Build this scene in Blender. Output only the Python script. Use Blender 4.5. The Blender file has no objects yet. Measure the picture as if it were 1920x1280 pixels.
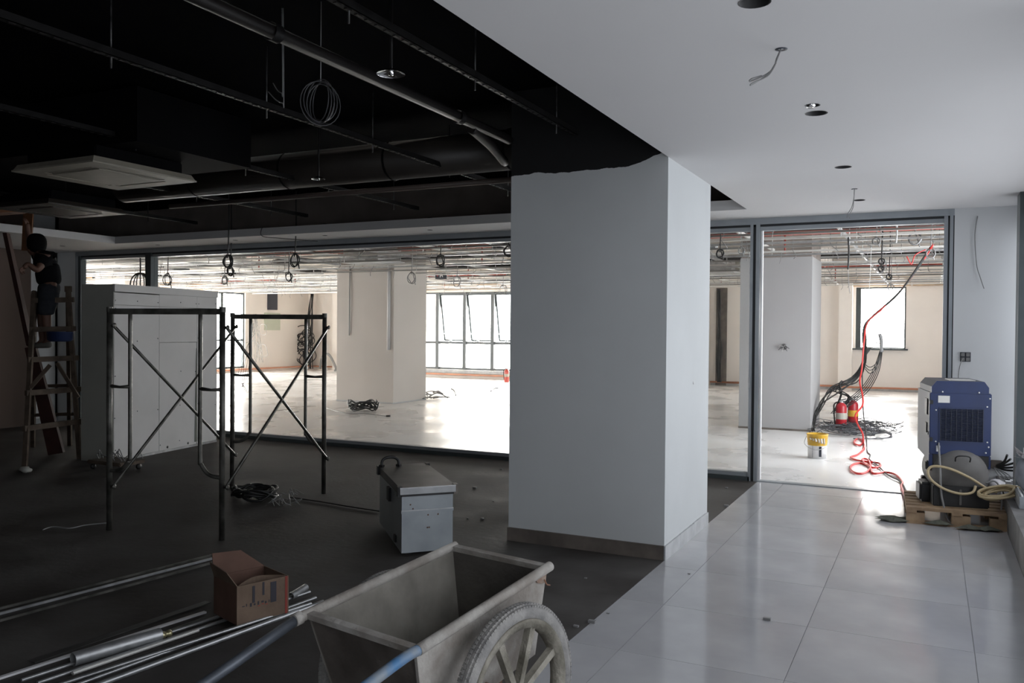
import bpy, bmesh, math, random
from mathutils import Vector, Matrix
random.seed(7)
C = bpy.context.scene.collection
V = Vector
PI = math.pi
# ------------------------------------------------------------------ camera
FWD = V((-0.44290828, 0.89646418, -0.01357293)); RGT = V((0.89646795, 0.44303357, 0.00815243)); UPV = V((-0.01332162, 0.00855691, 0.99987465))
CAM = V((0, 0, 1.6)); FPX = 1596.72
cd = bpy.data.cameras.new('camera'); cam = bpy.data.objects.new('camera', cd); C.objects.link(cam)
cd.sensor_width = 36; cd.lens = 36 * FPX / 1920; cd.clip_start = 0.05; cd.clip_end = 300
cam.matrix_world = Matrix(((RGT.x, UPV.x, -FWD.x, 0), (RGT.y, UPV.y, -FWD.y, 0), (RGT.z, UPV.z, -FWD.z, 1.6), (0, 0, 0, 1)))
bpy.context.scene.camera = cam
# ------------------------------------------------------------------ world (bright overcast sky) and exposure
w = bpy.data.worlds.new('overcast_sky'); bpy.context.scene.world = w; w.use_nodes = True
bg = w.node_tree.nodes['Background']; bg.inputs[0].default_value = (1.0, 0.99, 0.975, 1); bg.inputs[1].default_value = 27.0
vs = bpy.context.scene.view_settings
vs.view_transform = 'Standard'; vs.look = 'None'; vs.gamma = 1; vs.use_curve_mapping = False; vs.exposure = 0.0
bpy.context.scene.cycles.max_bounces = 14; bpy.context.scene.cycles.diffuse_bounces = 7
bpy.context.scene.cycles.transparent_max_bounces = 24
bpy.context.scene.cycles.caustics_reflective = False; bpy.context.scene.cycles.caustics_refractive = False
def portal(loc, sx, sy, normal):
    l = bpy.data.lights.new('window_portal', 'AREA'); l.shape = 'RECTANGLE'; l.size = sx; l.size_y = sy
    l.cycles.is_portal = True
    o = bpy.data.objects.new('window_portal', l); C.objects.link(o); o.location = loc
    o.rotation_euler = V(normal).to_track_quat('-Z', 'Y').to_euler()
portal((0.95, 2.5, 1.5), 13.6, 2.6, (-1, 0, 0)) 
portal((0.95, 17.4, 1.6), 16, 2.8, (-1, 0, 0))
portal((-10.8, 24.62, 1.5), 10.4, 2.7, (0, -1, 0))
portal((-1.25, 25.75, 2.0), 1.3, 1.8, (0, -1, 0))
portal((-22.45, 16.5, 1.5), 14.4, 2.9, (1, 0, 0))
portal((-19.75, 9.24, 1.6), 3.9, 2.7, (0, 1, 0))  # portal of the added, unseen front window
# ------------------------------------------------------------------ picture measurements -> points in the room
def ray(x, y): return FWD + RGT * ((x - 960) / FPX) + UPV * ((640 - y) / FPX)
def fl(x, y, z=0.0):
    d = ray(x, y); return CAM + d * ((z - 1.6) / d.z)
def ply(x, y, Y):
    d = ray(x, y); return CAM + d * (Y / d.y)
def plx(x, y, X):
    d = ray(x, y); return CAM + d * (X / d.x)
def pd(x, y, dep): return CAM + ray(x, y) * dep
# ------------------------------------------------------------------ materials
def mat(name, col, rough=0.6, metal=0.0, var=0.0, scale=8.0, col2=None, bump=0.0, bscale=40.0, rvar=0.0, spec=0.5, detail=4):
    m = bpy.data.materials.new(name); m.use_nodes = True; nt = m.node_tree; b = nt.nodes['Principled BSDF']
    b.inputs['Roughness'].default_value = rough; b.inputs['Metallic'].default_value = metal
    b.inputs['Specular IOR Level'].default_value = spec
    tc = nt.nodes.new('ShaderNodeTexCoord'); nz = nt.nodes.new('ShaderNodeTexNoise')
    nz.inputs['Scale'].default_value = scale; nz.inputs['Detail'].default_value = detail
    nt.links.new(tc.outputs['Object'], nz.inputs['Vector'])
    r = nt.nodes.new('ShaderNodeValToRGB'); r.color_ramp.elements[0].position = 0.35; r.color_ramp.elements[1].position = 0.65
    c2 = col2 if col2 else tuple(max(0, c * (1 - var)) for c in col)
    r.color_ramp.elements[0].color = (*c2, 1); r.color_ramp.elements[1].color = (*col, 1)
    nt.links.new(nz.outputs['Fac'], r.inputs[0]); nt.links.new(r.outputs[0], b.inputs['Base Color'])
    if rvar:
        mr = nt.nodes.new('ShaderNodeMapRange'); mr.inputs['To Min'].default_value = max(0.02, rough - rvar); mr.inputs['To Max'].default_value = rough + rvar
        mr.inputs['From Min'].default_value = 0.3; mr.inputs['From Max'].default_value = 0.7
        nt.links.new(nz.outputs['Fac'], mr.inputs[0]); nt.links.new(mr.outputs[0], b.inputs['Roughness'])
    if bump:
        n2 = nt.nodes.new('ShaderNodeTexNoise'); n2.inputs['Scale'].default_value = bscale; n2.inputs['Detail'].default_value = 6
        nt.links.new(tc.outputs['Object'], n2.inputs['Vector'])
        bp = nt.nodes.new('ShaderNodeBump'); bp.inputs['Strength'].default_value = bump; bp.inputs['Distance'].default_value = 0.02
        nt.links.new(n2.outputs['Fac'], bp.inputs['Height']); nt.links.new(bp.outputs[0], b.inputs['Normal'])
    return m
def glass(name, tint, rough=0.0):
    m = bpy.data.materials.new(name); m.use_nodes = True; nt = m.node_tree; nt.nodes.clear()
    out = nt.nodes.new('ShaderNodeOutputMaterial'); mx = nt.nodes.new('ShaderNodeMixShader'); fr = nt.nodes.new('ShaderNodeFresnel')
    fr.inputs[0].default_value = 1.45
    tr = nt.nodes.new('ShaderNodeBsdfTransparent'); tr.inputs[0].default_value = (*tint, 1)
    gl = nt.nodes.new('ShaderNodeBsdfGlossy'); gl.inputs['Roughness'].default_value = rough
    ge = nt.nodes.new('ShaderNodeNewGeometry'); mu = nt.nodes.new('ShaderNodeMath'); mu.operation = 'MULTIPLY'; iv = nt.nodes.new('ShaderNodeMath'); iv.operation = 'SUBTRACT'; iv.inputs[0].default_value = 1.0
    nt.links.new(ge.outputs['Backfacing'], iv.inputs[1]); nt.links.new(fr.outputs[0], mu.inputs[0]); nt.links.new(iv.outputs[0], mu.inputs[1])
    nt.links.new(mu.outputs[0], mx.inputs[0]); nt.links.new(tr.outputs[0], mx.inputs[1]); nt.links.new(gl.outputs[0], mx.inputs[2]); nt.links.new(mx.outputs[0], out.inputs[0])
    return m
M = dict(
    column=mat('matt_grey_white_emulsion', (0.60, 0.62, 0.625), 0.75, var=0.05, scale=1.5, bump=0.03),
    wall=mat('white_emulsion', (0.72, 0.735, 0.75), 0.75, var=0.04, scale=1.2, bump=0.03),
    greywall=mat('grey_white_column_paint', (0.37, 0.366, 0.37), 0.8, var=0.05, scale=1.2),
    col2paint=mat('backlit_column_paint', (0.60, 0.565, 0.53), 0.8, var=0.06, scale=1.0),  # warm white darkened to carry the column's backlit tone
    wall_warm=mat('warm_white_putty', (0.82, 0.775, 0.73), 0.8, var=0.06, scale=1.0, bump=0.03),
    wall_dim=mat('unpainted_putty_wall', (0.42, 0.37, 0.33), 0.85, var=0.12, scale=0.8),
    ceiling=mat('white_ceiling_paint', (0.62, 0.613, 0.615), 0.8, var=0.03, scale=0.7),
    black=mat('black_sprayed_ceiling', (0.0035, 0.0035, 0.004), 0.8, var=0.3, scale=2.0, spec=0.03),
    blacksheen=mat('black_sprayed_metal', (0.010, 0.0095, 0.0095), 0.5, var=0.4, scale=9.0, rvar=0.1, spec=0.12),
    blackduct=mat('black_sprayed_duct', (0.010, 0.0085, 0.008), 0.5, var=0.3, scale=3.0, spec=0.25),
    darkfloor=mat('dark_dusty_concrete', (0.098, 0.092, 0.088), 0.75, spec=0.25, scale=1.6, col2=(0.045, 0.039, 0.036), bump=0.12, bscale=18, rvar=0.12, detail=8),
    tile=mat('polished_grey_tile', (0.47, 0.47, 0.485), 0.13, scale=2.2, col2=(0.40, 0.40, 0.415), rvar=0.05, bump=0.012, bscale=3),
    grout=mat('grey_grout', (0.40, 0.40, 0.41), 0.7, var=0.1),
    screed=mat('pale_dusty_floor', (0.83, 0.825, 0.82), 0.30, scale=0.9, col2=(0.70, 0.69, 0.68), rvar=0.12, bump=0.10, bscale=5, detail=8),
    slab=mat('whitewashed_slab', (0.72, 0.68, 0.63), 0.85, scale=1.0, col2=(0.50, 0.46, 0.41)),
    beam=mat('grey_brown_concrete_beam', (0.30, 0.26, 0.235), 0.9, var=0.3, scale=2.0),
    tan=mat('tan_timber_lintel', (0.55, 0.40, 0.27), 0.7, var=0.25, scale=6),
    rodm=mat('black_spotted_rod', (0.10, 0.10, 0.10), 0.4, 0.6, scale=14, col2=(0.01, 0.01, 0.01)),
    alu=mat('grey_aluminium', (0.36, 0.39, 0.42), 0.35, 0.35, var=0.1, scale=5),
    alumid=mat('mid_grey_aluminium', (0.10, 0.11, 0.115), 0.45, 0.2),
    aludark=mat('dark_green_grey_aluminium', (0.07, 0.085, 0.09), 0.4, 0.3, var=0.1),
    gasket=mat('black_rubber_gasket', (0.02, 0.022, 0.025), 0.6),
    galv=mat('galvanised_steel', (0.55, 0.56, 0.57), 0.38, 0.75, var=0.25, scale=14, rvar=0.1),
    galvwhite=mat('pale_galvanised_channel', (0.72, 0.71, 0.68), 0.45, 0.3, var=0.15, scale=3),
    channelgrey=mat('dull_grey_channel', (0.30, 0.295, 0.28), 0.55, 0.2, var=0.2, scale=3),
    scaffold=mat('worn_dark_scaffold_steel', (0.16, 0.155, 0.14), 0.42, 0.6, scale=9, col2=(0.055, 0.055, 0.048), rvar=0.12),
    plaster=mat('plasterboard_paper', (0.56, 0.55, 0.545), 0.85, var=0.07, scale=2.5),
    plasterside=mat('grey_board_side', (0.40, 0.40, 0.36), 0.85, var=0.1, scale=2),
    wire=mat('black_cable', (0.018, 0.018, 0.018), 0.45),
    wiregrey=mat('grey_cable', (0.22, 0.22, 0.22), 0.5),
    wirewhite=mat('pale_wire', (0.5, 0.5, 0.5), 0.5),
    red=mat('red_hose', (0.62, 0.035, 0.03), 0.35, var=0.15),
    redpipe=mat('dull_red_pipe', (0.33, 0.05, 0.035), 0.5, var=0.3),
    orange=mat('orange_brown_pipe', (0.55, 0.24, 0.14), 0.5, var=0.2, scale=3),
    extred=mat('fire_extinguisher_red', (0.42, 0.02, 0.03), 0.3, var=0.1),
    yellow=mat('yellow_print', (0.70, 0.42, 0.03), 0.45, scale=12, col2=(0.50, 0.30, 0.05)),
    white=mat('white_plastic', (0.75, 0.75, 0.76), 0.45, var=0.05),
    offwhite=mat('dusty_off_white_plastic', (0.50, 0.48, 0.42), 0.55, var=0.12, scale=6),
    blue=mat('blue_powder_coat', (0.006, 0.022, 0.10), 0.4, var=0.2, scale=5),
    louvreblue=mat('dark_blue_louvre', (0.012, 0.018, 0.045), 0.5),
    greycoat=mat('light_grey_powder_coat', (0.10, 0.105, 0.125), 0.6, var=0.08, scale=4),
    darkgrille=mat('dark_grille', (0.03, 0.035, 0.05), 0.5),
    blackplastic=mat('black_plastic', (0.015, 0.015, 0.016), 0.5),
    tankgrey=mat('dusty_grey_tank', (0.15, 0.145, 0.14), 0.65, scale=5, col2=(0.09, 0.085, 0.08)),
    pallet=mat('worn_pallet_wood', (0.36, 0.25, 0.15), 0.8, scale=7, col2=(0.20, 0.13, 0.08), bump=0.1),
    wood=mat('brown_timber', (0.115, 0.085, 0.062), 0.8, scale=8, col2=(0.06, 0.042, 0.03), bump=0.1),
    redwood=mat('dark_red_board', (0.05, 0.014, 0.010), 0.7, var=0.4, scale=6),
    orangewood=mat('orange_brown_board', (0.16, 0.06, 0.02), 0.7, var=0.4, scale=6),
    beige=mat('beige_hose', (0.50, 0.40, 0.24), 0.45, var=0.12, scale=10),
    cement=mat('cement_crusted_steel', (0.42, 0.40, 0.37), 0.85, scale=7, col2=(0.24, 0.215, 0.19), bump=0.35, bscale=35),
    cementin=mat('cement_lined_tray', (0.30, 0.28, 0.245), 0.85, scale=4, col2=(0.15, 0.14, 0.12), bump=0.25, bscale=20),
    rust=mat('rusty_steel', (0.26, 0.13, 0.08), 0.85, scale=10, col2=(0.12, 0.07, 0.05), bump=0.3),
    trayrear=mat('shaded_brown_tray_steel', (0.14, 0.12, 0.105), 0.8, scale=5, col2=(0.07, 0.058, 0.05), bump=0.2),  # tray brown darkened to stand for shade on the rear wall
    traydark=mat('dark_tray_steel', (0.13, 0.12, 0.105), 0.85, scale=4, col2=(0.07, 0.062, 0.055), bump=0.2),
    cassette=mat('dusty_cassette_panel', (0.24, 0.22, 0.18), 0.55, var=0.12, scale=6),
    rustdull=mat('crusted_rusty_edge', (0.33, 0.27, 0.22), 0.9, scale=14, col2=(0.20, 0.12, 0.085), bump=0.4, bscale=40),
    bluepaint=mat('worn_blue_paint', (0.06, 0.17, 0.34), 0.5, scale=12, col2=(0.22, 0.25, 0.28)),
    handle=mat('dark_blue_grey_tube', (0.12, 0.135, 0.16), 0.4, 0.4, var=0.3, scale=8),
    tyre=mat('muddy_tyre', (0.30, 0.29, 0.275), 0.85, scale=14, col2=(0.19, 0.185, 0.18), bump=0.4, bscale=50),
    wheel=mat('muddy_wheel_rim', (0.30, 0.28, 0.235), 0.85, scale=10, col2=(0.12, 0.11, 0.085), bump=0.6, bscale=35),
    card=mat('brown_cardboard', (0.20, 0.14, 0.10), 0.85, scale=5, col2=(0.13, 0.088, 0.062), bump=0.1),
    cardin=mat('cardboard_inside', (0.13, 0.07, 0.05), 0.85, var=0.2),
    ink=mat('blue_black_ink', (0.035, 0.034, 0.045), 0.7),
    chrome=mat('bright_chrome', (0.75, 0.75, 0.75), 0.12, 1.0),
    skin=mat('skin', (0.13, 0.065, 0.045), 0.6, var=0.1),
    shirt=mat('black_cotton', (0.006, 0.006, 0.007), 0.95, spec=0.05),
    trousers=mat('dark_grey_blue_cloth', (0.035, 0.038, 0.045), 0.9, var=0.2, scale=20, spec=0.1),
    shoe=mat('grey_shoe', (0.12, 0.115, 0.10), 0.8),
    hair=mat('black_hair', (0.004, 0.004, 0.004), 0.9, spec=0.05),
    bagm=mat('grey_woven_sack', (0.27, 0.29, 0.33), 0.75, scale=9, col2=(0.19, 0.205, 0.24), bump=0.4, bscale=14),
    fluff=mat('white_plastic_film', (0.7, 0.68, 0.70), 0.5, var=0.3, scale=20),
    curb=mat('stained_concrete_curb', (0.16, 0.158, 0.158), 0.85, scale=4, col2=(0.09, 0.088, 0.086), bump=0.15),
    skirt=mat('grey_skirting_tile', (0.46, 0.47, 0.48), 0.4, scale=9, col2=(0.36, 0.37, 0.38)),
    skirtbrown=mat('brown_grey_skirting_tile', (0.17, 0.145, 0.125), 0.5, scale=6, col2=(0.10, 0.085, 0.075)),
    dust=mat('dusty_green_cloth', (0.12, 0.125, 0.10), 0.9, var=0.4, scale=20),
    rubbish=mat('pale_rubbish', (0.5, 0.5, 0.46), 0.8),
    tarp=mat('navy_plastic', (0.012, 0.022, 0.07), 0.5),
    glassclear=glass('clear_glass', (0.955, 0.96, 0.955)),
    glasstint=glass('tinted_window_glass', (0.297, 0.305, 0.318)),
    glassfar=glass('window_glass', (0.90, 0.895, 0.885)),
    glassside=glass('side_window_tinted_glass', (0.60, 0.615, 0.63)),
)
# column paint: grey white below, black sprayed band above, ragged edge on the face towards the dark room
def column_material():
    m = M['column'].copy(); m.name = 'column_grey_white_with_black_sprayed_top'; nt = m.node_tree; b = nt.nodes['Principled BSDF']
    g = nt.nodes.new('ShaderNodeNewGeometry'); sp = nt.nodes.new('ShaderNodeSeparateXYZ'); nt.links.new(g.outputs['Position'], sp.inputs[0])
    n = nt.nodes.new('ShaderNodeTexNoise'); n.noise_dimensions = '1D'; n.inputs['Scale'].default_value = 3.5; n.inputs['Detail'].default_value = 5
    nt.links.new(sp.outputs['X'], n.inputs['W'])
    def mth(op, a, bb):
        q = nt.nodes.new('ShaderNodeMath'); q.operation = op
        for i, v in enumerate((a, bb)):
            if hasattr(v, 'name'): nt.links.new(v, q.inputs[i])
            else: q.inputs[i].default_value = v
        return q.outputs[0]
    rise = mth('MAXIMUM', mth('SUBTRACT', sp.outputs['X'], -1.95), 0.0)
    lim = mth('ADD', mth('ADD', mth('MULTIPLY', n.outputs['Fac'], 0.06), 2.735), mth('MULTIPLY', rise, 0.32))
    fac = mth('GREATER_THAN', sp.outputs['Z'], lim)
    fac = mth('MULTIPLY', fac, mth('LESS_THAN', sp.outputs['X'], -1.672))
    mix = nt.nodes.new('ShaderNodeMixRGB'); nt.links.new(fac, mix.inputs[0])
    src = b.inputs['Base Color'].links[0].from_socket; nt.links.new(src, mix.inputs[1]); mix.inputs[2].default_value = (0.005, 0.005, 0.0055, 1)
    nt.links.new(mix.outputs[0], b.inputs['Base Color'])
    return m
M['columnpaint'] = column_material()
# ------------------------------------------------------------------ object helpers
def tag(o, label=None, cat=None, group=None, kind=None):
    if label: o['label'] = label
    if cat: o['category'] = cat
    if group: o['group'] = group
    if kind: o['kind'] = kind
    return o
def thing(name, label, cat, loc=(0, 0, 0), rotz=0.0, group=None):
    o = bpy.data.objects.new(name, None); C.objects.link(o); o.location = loc; o.rotation_euler = (0, 0, rotz); o.empty_display_size = 0.1
    tag(o, label, cat, group); return o
def wm(o):
    m = Matrix.Translation(o.location) @ o.rotation_euler.to_matrix().to_4x4()
    return wm(o.parent) @ m if o.parent else m
class MB:
    def __init__(s): s.v = []; s.f = []; s.sm = []
    def add(s, vs, fs, smooth=False):
        n = len(s.v); s.v += [V(p) for p in vs]; s.f += [[i + n for i in f] for f in fs]; s.sm += [smooth] * len(fs); return s
    def box(s, a, b):
        x0, y0, z0 = a; x1, y1, z1 = b
        return s.add([(x0, y0, z0), (x1, y0, z0), (x1, y1, z0), (x0, y1, z0), (x0, y0, z1), (x1, y0, z1), (x1, y1, z1), (x0, y1, z1)],
                     [(3, 2, 1, 0), (4, 5, 6, 7), (0, 1, 5, 4), (1, 2, 6, 5), (2, 3, 7, 6), (3, 0, 4, 7)])
    def bbox(s, a, b, r=0.01):
        """box with bevelled vertical and horizontal edges"""
        bm = bmesh.new(); bmesh.ops.create_cube(bm, size=1)
        for v in bm.verts: v.co = V(((a[0] + b[0]) / 2 + v.co.x * (b[0] - a[0]), (a[1] + b[1]) / 2 + v.co.y * (b[1] - a[1]), (a[2] + b[2]) / 2 + v.co.z * (b[2] - a[2])))
        bmesh.ops.bevel(bm, geom=bm.edges[:], offset=r, segments=2, affect='EDGES')
        bm.verts.ensure_lookup_table(); s.add([v.co.copy() for v in bm.verts], [[v.index for v in f.verts] for f in bm.faces]); bm.free(); return s
    def prism(s, pts, off):
        """polygon pts swept by vector off"""
        n = len(pts); off = V(off); p = [V(q) for q in pts]
        return s.add(p + [q + off for q in p], [list(range(n))[::-1], list(range(n, 2 * n))] + [(i, (i + 1) % n, n + (i + 1) % n, n + i) for i in range(n)])
    def beam(s, a, b, wd, th, up=(0, 0, 1), w2=None, t2=None):
        a = V(a); b = V(b); d = (b - a).normalized(); u = V(up); sd = d.cross(u)
        if sd.length < 1e-4: sd = V((1, 0, 0))
        sd.normalize(); u = sd.cross(d).normalized(); w2 = wd if w2 is None else w2; t2 = th if t2 is None else t2
        r = []
        for P, ww, tt in ((a, wd, th), (b, w2, t2)):
            for i, j in ((-1, -1), (1, -1), (1, 1), (-1, 1)): r.append(P + sd * (i * ww / 2) + u * (j * tt / 2))
        return s.add(r, [(0, 1, 2, 3), (7, 6, 5, 4), (0, 4, 5, 1), (1, 5, 6, 2), (2, 6, 7, 3), (3, 7, 4, 0)])
    def tube(s, pts, r, n=8, closed=False, caps=True):
        p = [V(q) for q in pts]; k = len(p); rs = r if isinstance(r, (list, tuple)) else [r] * k
        t = []
        for i in range(k):
            if closed: d = p[(i + 1) % k] - p[i - 1]
            else: d = p[min(i + 1, k - 1)] - p[max(i - 1, 0)]
            t.append(d.normalized() if d.length > 1e-9 else V((0, 0, 1)))
        u = t[0].orthogonal().normalized(); vs = []
        for i in range(k):
            u = u - t[i] * u.dot(t[i])
            u = u.normalized() if u.length > 1e-6 else t[i].orthogonal().normalized()
            w_ = t[i].cross(u)
            for j in range(n):
                a = 2 * PI * j / n; vs.append(p[i] + (u * math.cos(a) + w_ * math.sin(a)) * rs[i])
        fs = []
        for i in range(k if closed else k - 1):
            for j in range(n):
                a = i * n + j; b = i * n + (j + 1) % n; c = ((i + 1) % k) * n + (j + 1) % n; d = ((i + 1) % k) * n + j
                fs.append((a, b, c, d))
        m = len(s.v); s.add(vs, fs, True)
        if caps and not closed: s.f += [[m + j for j in range(n)][::-1], [m + (k - 1) * n + j for j in range(n)]]; s.sm += [False, False]
        return s
    def lathe(s, prof, o=(0, 0, 0), ax=(0, 0, 1), n=24):
        ax = V(ax).normalized(); u = ax.orthogonal().normalized(); w_ = ax.cross(u); o = V(o); vs = []
        for r, h in prof:
            for j in range(n):
                a = 2 * PI * j / n; vs.append(o + ax * h + (u * math.cos(a) + w_ * math.sin(a)) * r)
        fs = []
        for i in range(len(prof) - 1):
            for j in range(n): fs.append((i * n + j, i * n + (j + 1) % n, (i + 1) * n + (j + 1) % n, (i + 1) * n + j))
        return s.add(vs, fs, True)
    def build(s, name, m, parent=None, origin=True):
        me = bpy.data.meshes.new(name); vs = s.v; o = bpy.data.objects.new(name, me)
        if parent is not None:
            o.parent = parent; iv = wm(parent).inverted(); vs = [iv @ v for v in vs]
        elif origin:
            c = V(((min(v.x for v in vs) + max(v.x for v in vs)) / 2, (min(v.y for v in vs) + max(v.y for v in vs)) / 2, min(v.z for v in vs)))
            vs = [v - c for v in vs]; o.location = c
        me.from_pydata([tuple(v) for v in vs], [], s.f); me.update()
        me.polygons.foreach_set('use_smooth', s.sm)
        bm = bmesh.new(); bm.from_mesh(me); bmesh.ops.recalc_face_normals(bm, faces=bm.faces); bm.to_mesh(me); bm.free()
        me.materials.append(M[m] if isinstance(m, str) else m); C.objects.link(o); return o
def struct(name, mb, m, parent=None):
    o = mb.build(name, m, parent, origin=False)
    if parent is None: o['kind'] = 'structure'
    return o
def cr(pts, k=8, closed=False):
    """smooth curve through points"""
    p = [V(q) for q in pts]; n = len(p); out = []
    for i in range(n if closed else n - 1):
        if closed: a, b, c, d = p[i - 1], p[i], p[(i + 1) % n], p[(i + 2) % n]
        else: a, b, c, d = p[max(i - 1, 0)], p[i], p[i + 1], p[min(i + 2, n - 1)]
        for j in range(k):
            t = j / k; out.append(0.5 * ((2 * b) + (c - a) * t + (2 * a - 5 * b + 4 * c - d) * t * t + (3 * b - a - 3 * c + d) * t ** 3))
    if not closed: out.append(p[-1])
    return out
R3 = random.Random(11)
# ================================================================== SETTING
X1 = -1.6633; XL = -13.0; XR = 0.85; YP = 9.37; H = 2.81; YB = -4.5; ZB = 3.4; ZF = 3.7
struct('floor', MB().box((XL, YB, -0.12), (X1, YP, 0.0)), 'darkfloor')
tf = struct('floor', MB().box((X1, YB, -0.12), (0.56, YP, -0.004)), 'grout')
xs = [X1 + 0.002, -1.391, -0.591, 0.209, 0.56]
y = -3.95; ys = [YB]
while y < YP: ys.append(y); y += 0.8
ys.append(YP)
cache = {}
for i in range(4):
    for j in range(len(ys) - 1):
        sx = xs[i + 1] - xs[i] - 0.003; sy = ys[j + 1] - ys[j] - 0.003; key = (round(sx, 3), round(sy, 3))
        if key not in cache:
            o = MB().box((0, 0, -0.004), (sx, sy, 0)).build('tile', 'tile', tf); cache[key] = o
        else: o = cache[key].copy(); C.objects.link(o); o.parent = tf
        o.location = (xs[i] + 0.0015, ys[j] + 0.0015, 0)
        o.delta_location = (0, 0, 0)
struct('floor', MB().box((-24, YP, -0.12), (1.2, 27.4, 0.0)), 'screed')
# walls of the near room
struct('wall_left', MB().box((XL - 0.2, YB, 0), (XL, 8.85, ZB)), mat('dark_brown_wall', (0.13, 0.095, 0.08), 0.9, var=0.1, scale=0.8))  # near part of the left wall is dark brown
struct('wall_left', MB().box((XL - 0.2, 8.85, 0), (XL, YP, ZB)), 'wall')
struct('baseboard_left', MB().box((XL, 8.85, 0), (XL + 0.015, YP, 0.1)), 'skirt')
struct('wall_back', MB().box((XL, YB - 0.2, 0), (1.1, YB, ZF)), 'wall')
struct('wall_partition_left', MB().box((XL, YP - 0.06, 0), (-12.56, YP + 0.06, H)), 'wall')
struct('wall_partition_right', MB().box((0.175, YP - 0.06, 0), (1.1, YP + 0.1, ZF)), 'wall')
struct('wall_above_partition', MB().box((XL, YP - 0.04, H), (0.175, YP + 0.06, ZF)), 'beam')
struct('ceiling', MB().box((XL, YB, ZB), (1.1, YP - 0.04, ZB + 0.3)), 'black')
# window side: curb, pillars, frames and tinted glass
struct('trim_1', MB().box((0.56, YB, -0.12), (0.95, YP - 0.06, 0.25)), 'curb')
struct('wall_right', MB().box((0.82, YB, 2.62), (1.1, YP, ZF)).box((0.82, YB, 0.25), (1.1, -3.9, 2.62)).box((0.65, 8.42, 0.25), (1.05, 8.68, H)).box((0.65, 3.6, 0.25), (1.05, 3.95, H)).box((0.65, -1.6, 0.25), (1.05, -1.2, H)), 'aludark')
wn = struct('window_1', MB().box((0.88, YB, 0.25), (0.93, YP, 0.31)).box((0.88, YB, 2.56), (0.93, YP, 2.62)).box((0.88, YB, 1.1), (0.93, YP, 1.15)), 'aludark')
yy = -3.9
while yy < 9.3:
    MB().box((0.88, yy - 0.03, 0.31), (0.94, yy + 0.03, 2.56)).build('mullion', 'aludark', wn)
    MB().box((0.90, yy + 0.03, 0.31), (0.906, min(yy + 1.12, 9.31), 2.56)).build('pane', 'glasstint', wn); yy += 1.15
# white ceiling over the corridor with real openings for the downlights
def plate_with_holes(name, rect, z0, z1, holes, m):
    bm = bmesh.new(); x0, y0, x1, y1 = rect
    def loop(pts):
        vs = [bm.verts.new(p) for p in pts]
        for a, b in zip(vs, vs[1:] + vs[:1]): bm.edges.new((a, b))
    loop([(x0, y0, z0), (x1, y0, z0), (x1, y1, z0), (x0, y1, z0)])
    for hx, hy, hr in holes: loop([(hx + hr * math.cos(2 * PI * k / 20), hy + hr * math.sin(2 * PI * k / 20), z0) for k in range(20)])
    bmesh.ops.triangle_fill(bm, use_beauty=True, use_dissolve=False, edges=bm.edges[:])
    g = bmesh.ops.extrude_face_region(bm, geom=bm.faces[:])
    for v in g['geom']:
        if isinstance(v, bmesh.types.BMVert): v.co.z = z1
    bmesh.ops.recalc_face_normals(bm, faces=bm.faces)
    me = bpy.data.meshes.new(name); bm.to_mesh(me); bm.free(); me.materials.append(M[m]); o = bpy.data.objects.new(name, me); C.objects.link(o)
    o['kind'] = 'structure'; return o
HR = 0.056
holes = [(-0.603, 3.208, HR), (-0.592, 4.971, HR), (-0.604, 6.664, HR), (-0.619, 8.382, 0.05), (-0.59, 4.79, 0.035)]
ce = plate_with_holes('ceiling', (X1, YB, 1.1, YP - 0.05), H, H + 0.1, holes, 'ceiling')
for k, (hx, hy, hr) in enumerate(holes):
    MB().lathe([(hr + 0.004, -0.0015), (hr - 0.001, -0.0015), (hr - 0.001, 0.15), (0.0005, 0.15)], (hx, hy, H), n=20).build('downlight_recess', 'blackplastic', ce)  # black cup puts the darkness of the hole into its colour
MB().lathe([(0.001, -0.012), (0.02, -0.012), (0.027, 0.0), (0.027, 0.05)], (-0.60, 4.786, H), n=14).build('sprinkler_head', 'chrome', ce)
# white soffit round the black recess
YE = 8.58; XS = -10.71
sh = [(-5.516, 8.88, 0.035), (-7.12, 8.88, 0.035), (-8.67, 8.88, 0.035), (-10.26, 8.95, 0.035), (-3.9, 8.88, 0.035)]
sf = plate_with_holes('ceiling', (XS, YE, X1, YP - 0.05), H, H + 0.1, sh, 'ceiling')
for hx, hy, hr in sh: MB().lathe([(hr - 0.001, 0.0), (hr - 0.001, 0.15), (0.0005, 0.15)], (hx, hy, H), n=16).build('downlight_recess', 'blackplastic', sf)  # black cups again darken the holes inside
sl = plate_with_holes('ceiling', (XL, YB, XS, YP - 0.05), H, H + 0.1, [(-11.786, 8.522, 0.04)], 'ceiling')
MB().lathe([(0.039, 0.0), (0.039, 0.15), (0.0005, 0.15)], (-11.786, 8.522, H), n=16).build('downlight_recess', 'blackplastic', sl)
# near column
col = struct('column', MB().box((-2.88, 5.7945, 0), (X1, 7.053, ZB)), M['columnpaint'])
MB().box((-2.885, 5.78, 0.0), (X1 + 0.002, 5.795, 0.1)).build('skirting_tile', 'skirtbrown', col)
yk = 5.78
while yk < 7.05:
    MB().box((X1 - 0.001, yk, 0.0), (X1 + 0.013, min(yk + 0.4, 7.055) - 0.002, 0.1 + R3.uniform(-.004, .004))).build('skirting_tile', 'skirt', col); yk += 0.4
MB().lathe([(0.001, 0.003), (0.012, 0.003), (0.012, 0.0)], (X1, 6.55, 1.2), (1, 0, 0), 10).build('wall_hook', 'galv', col)
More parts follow.
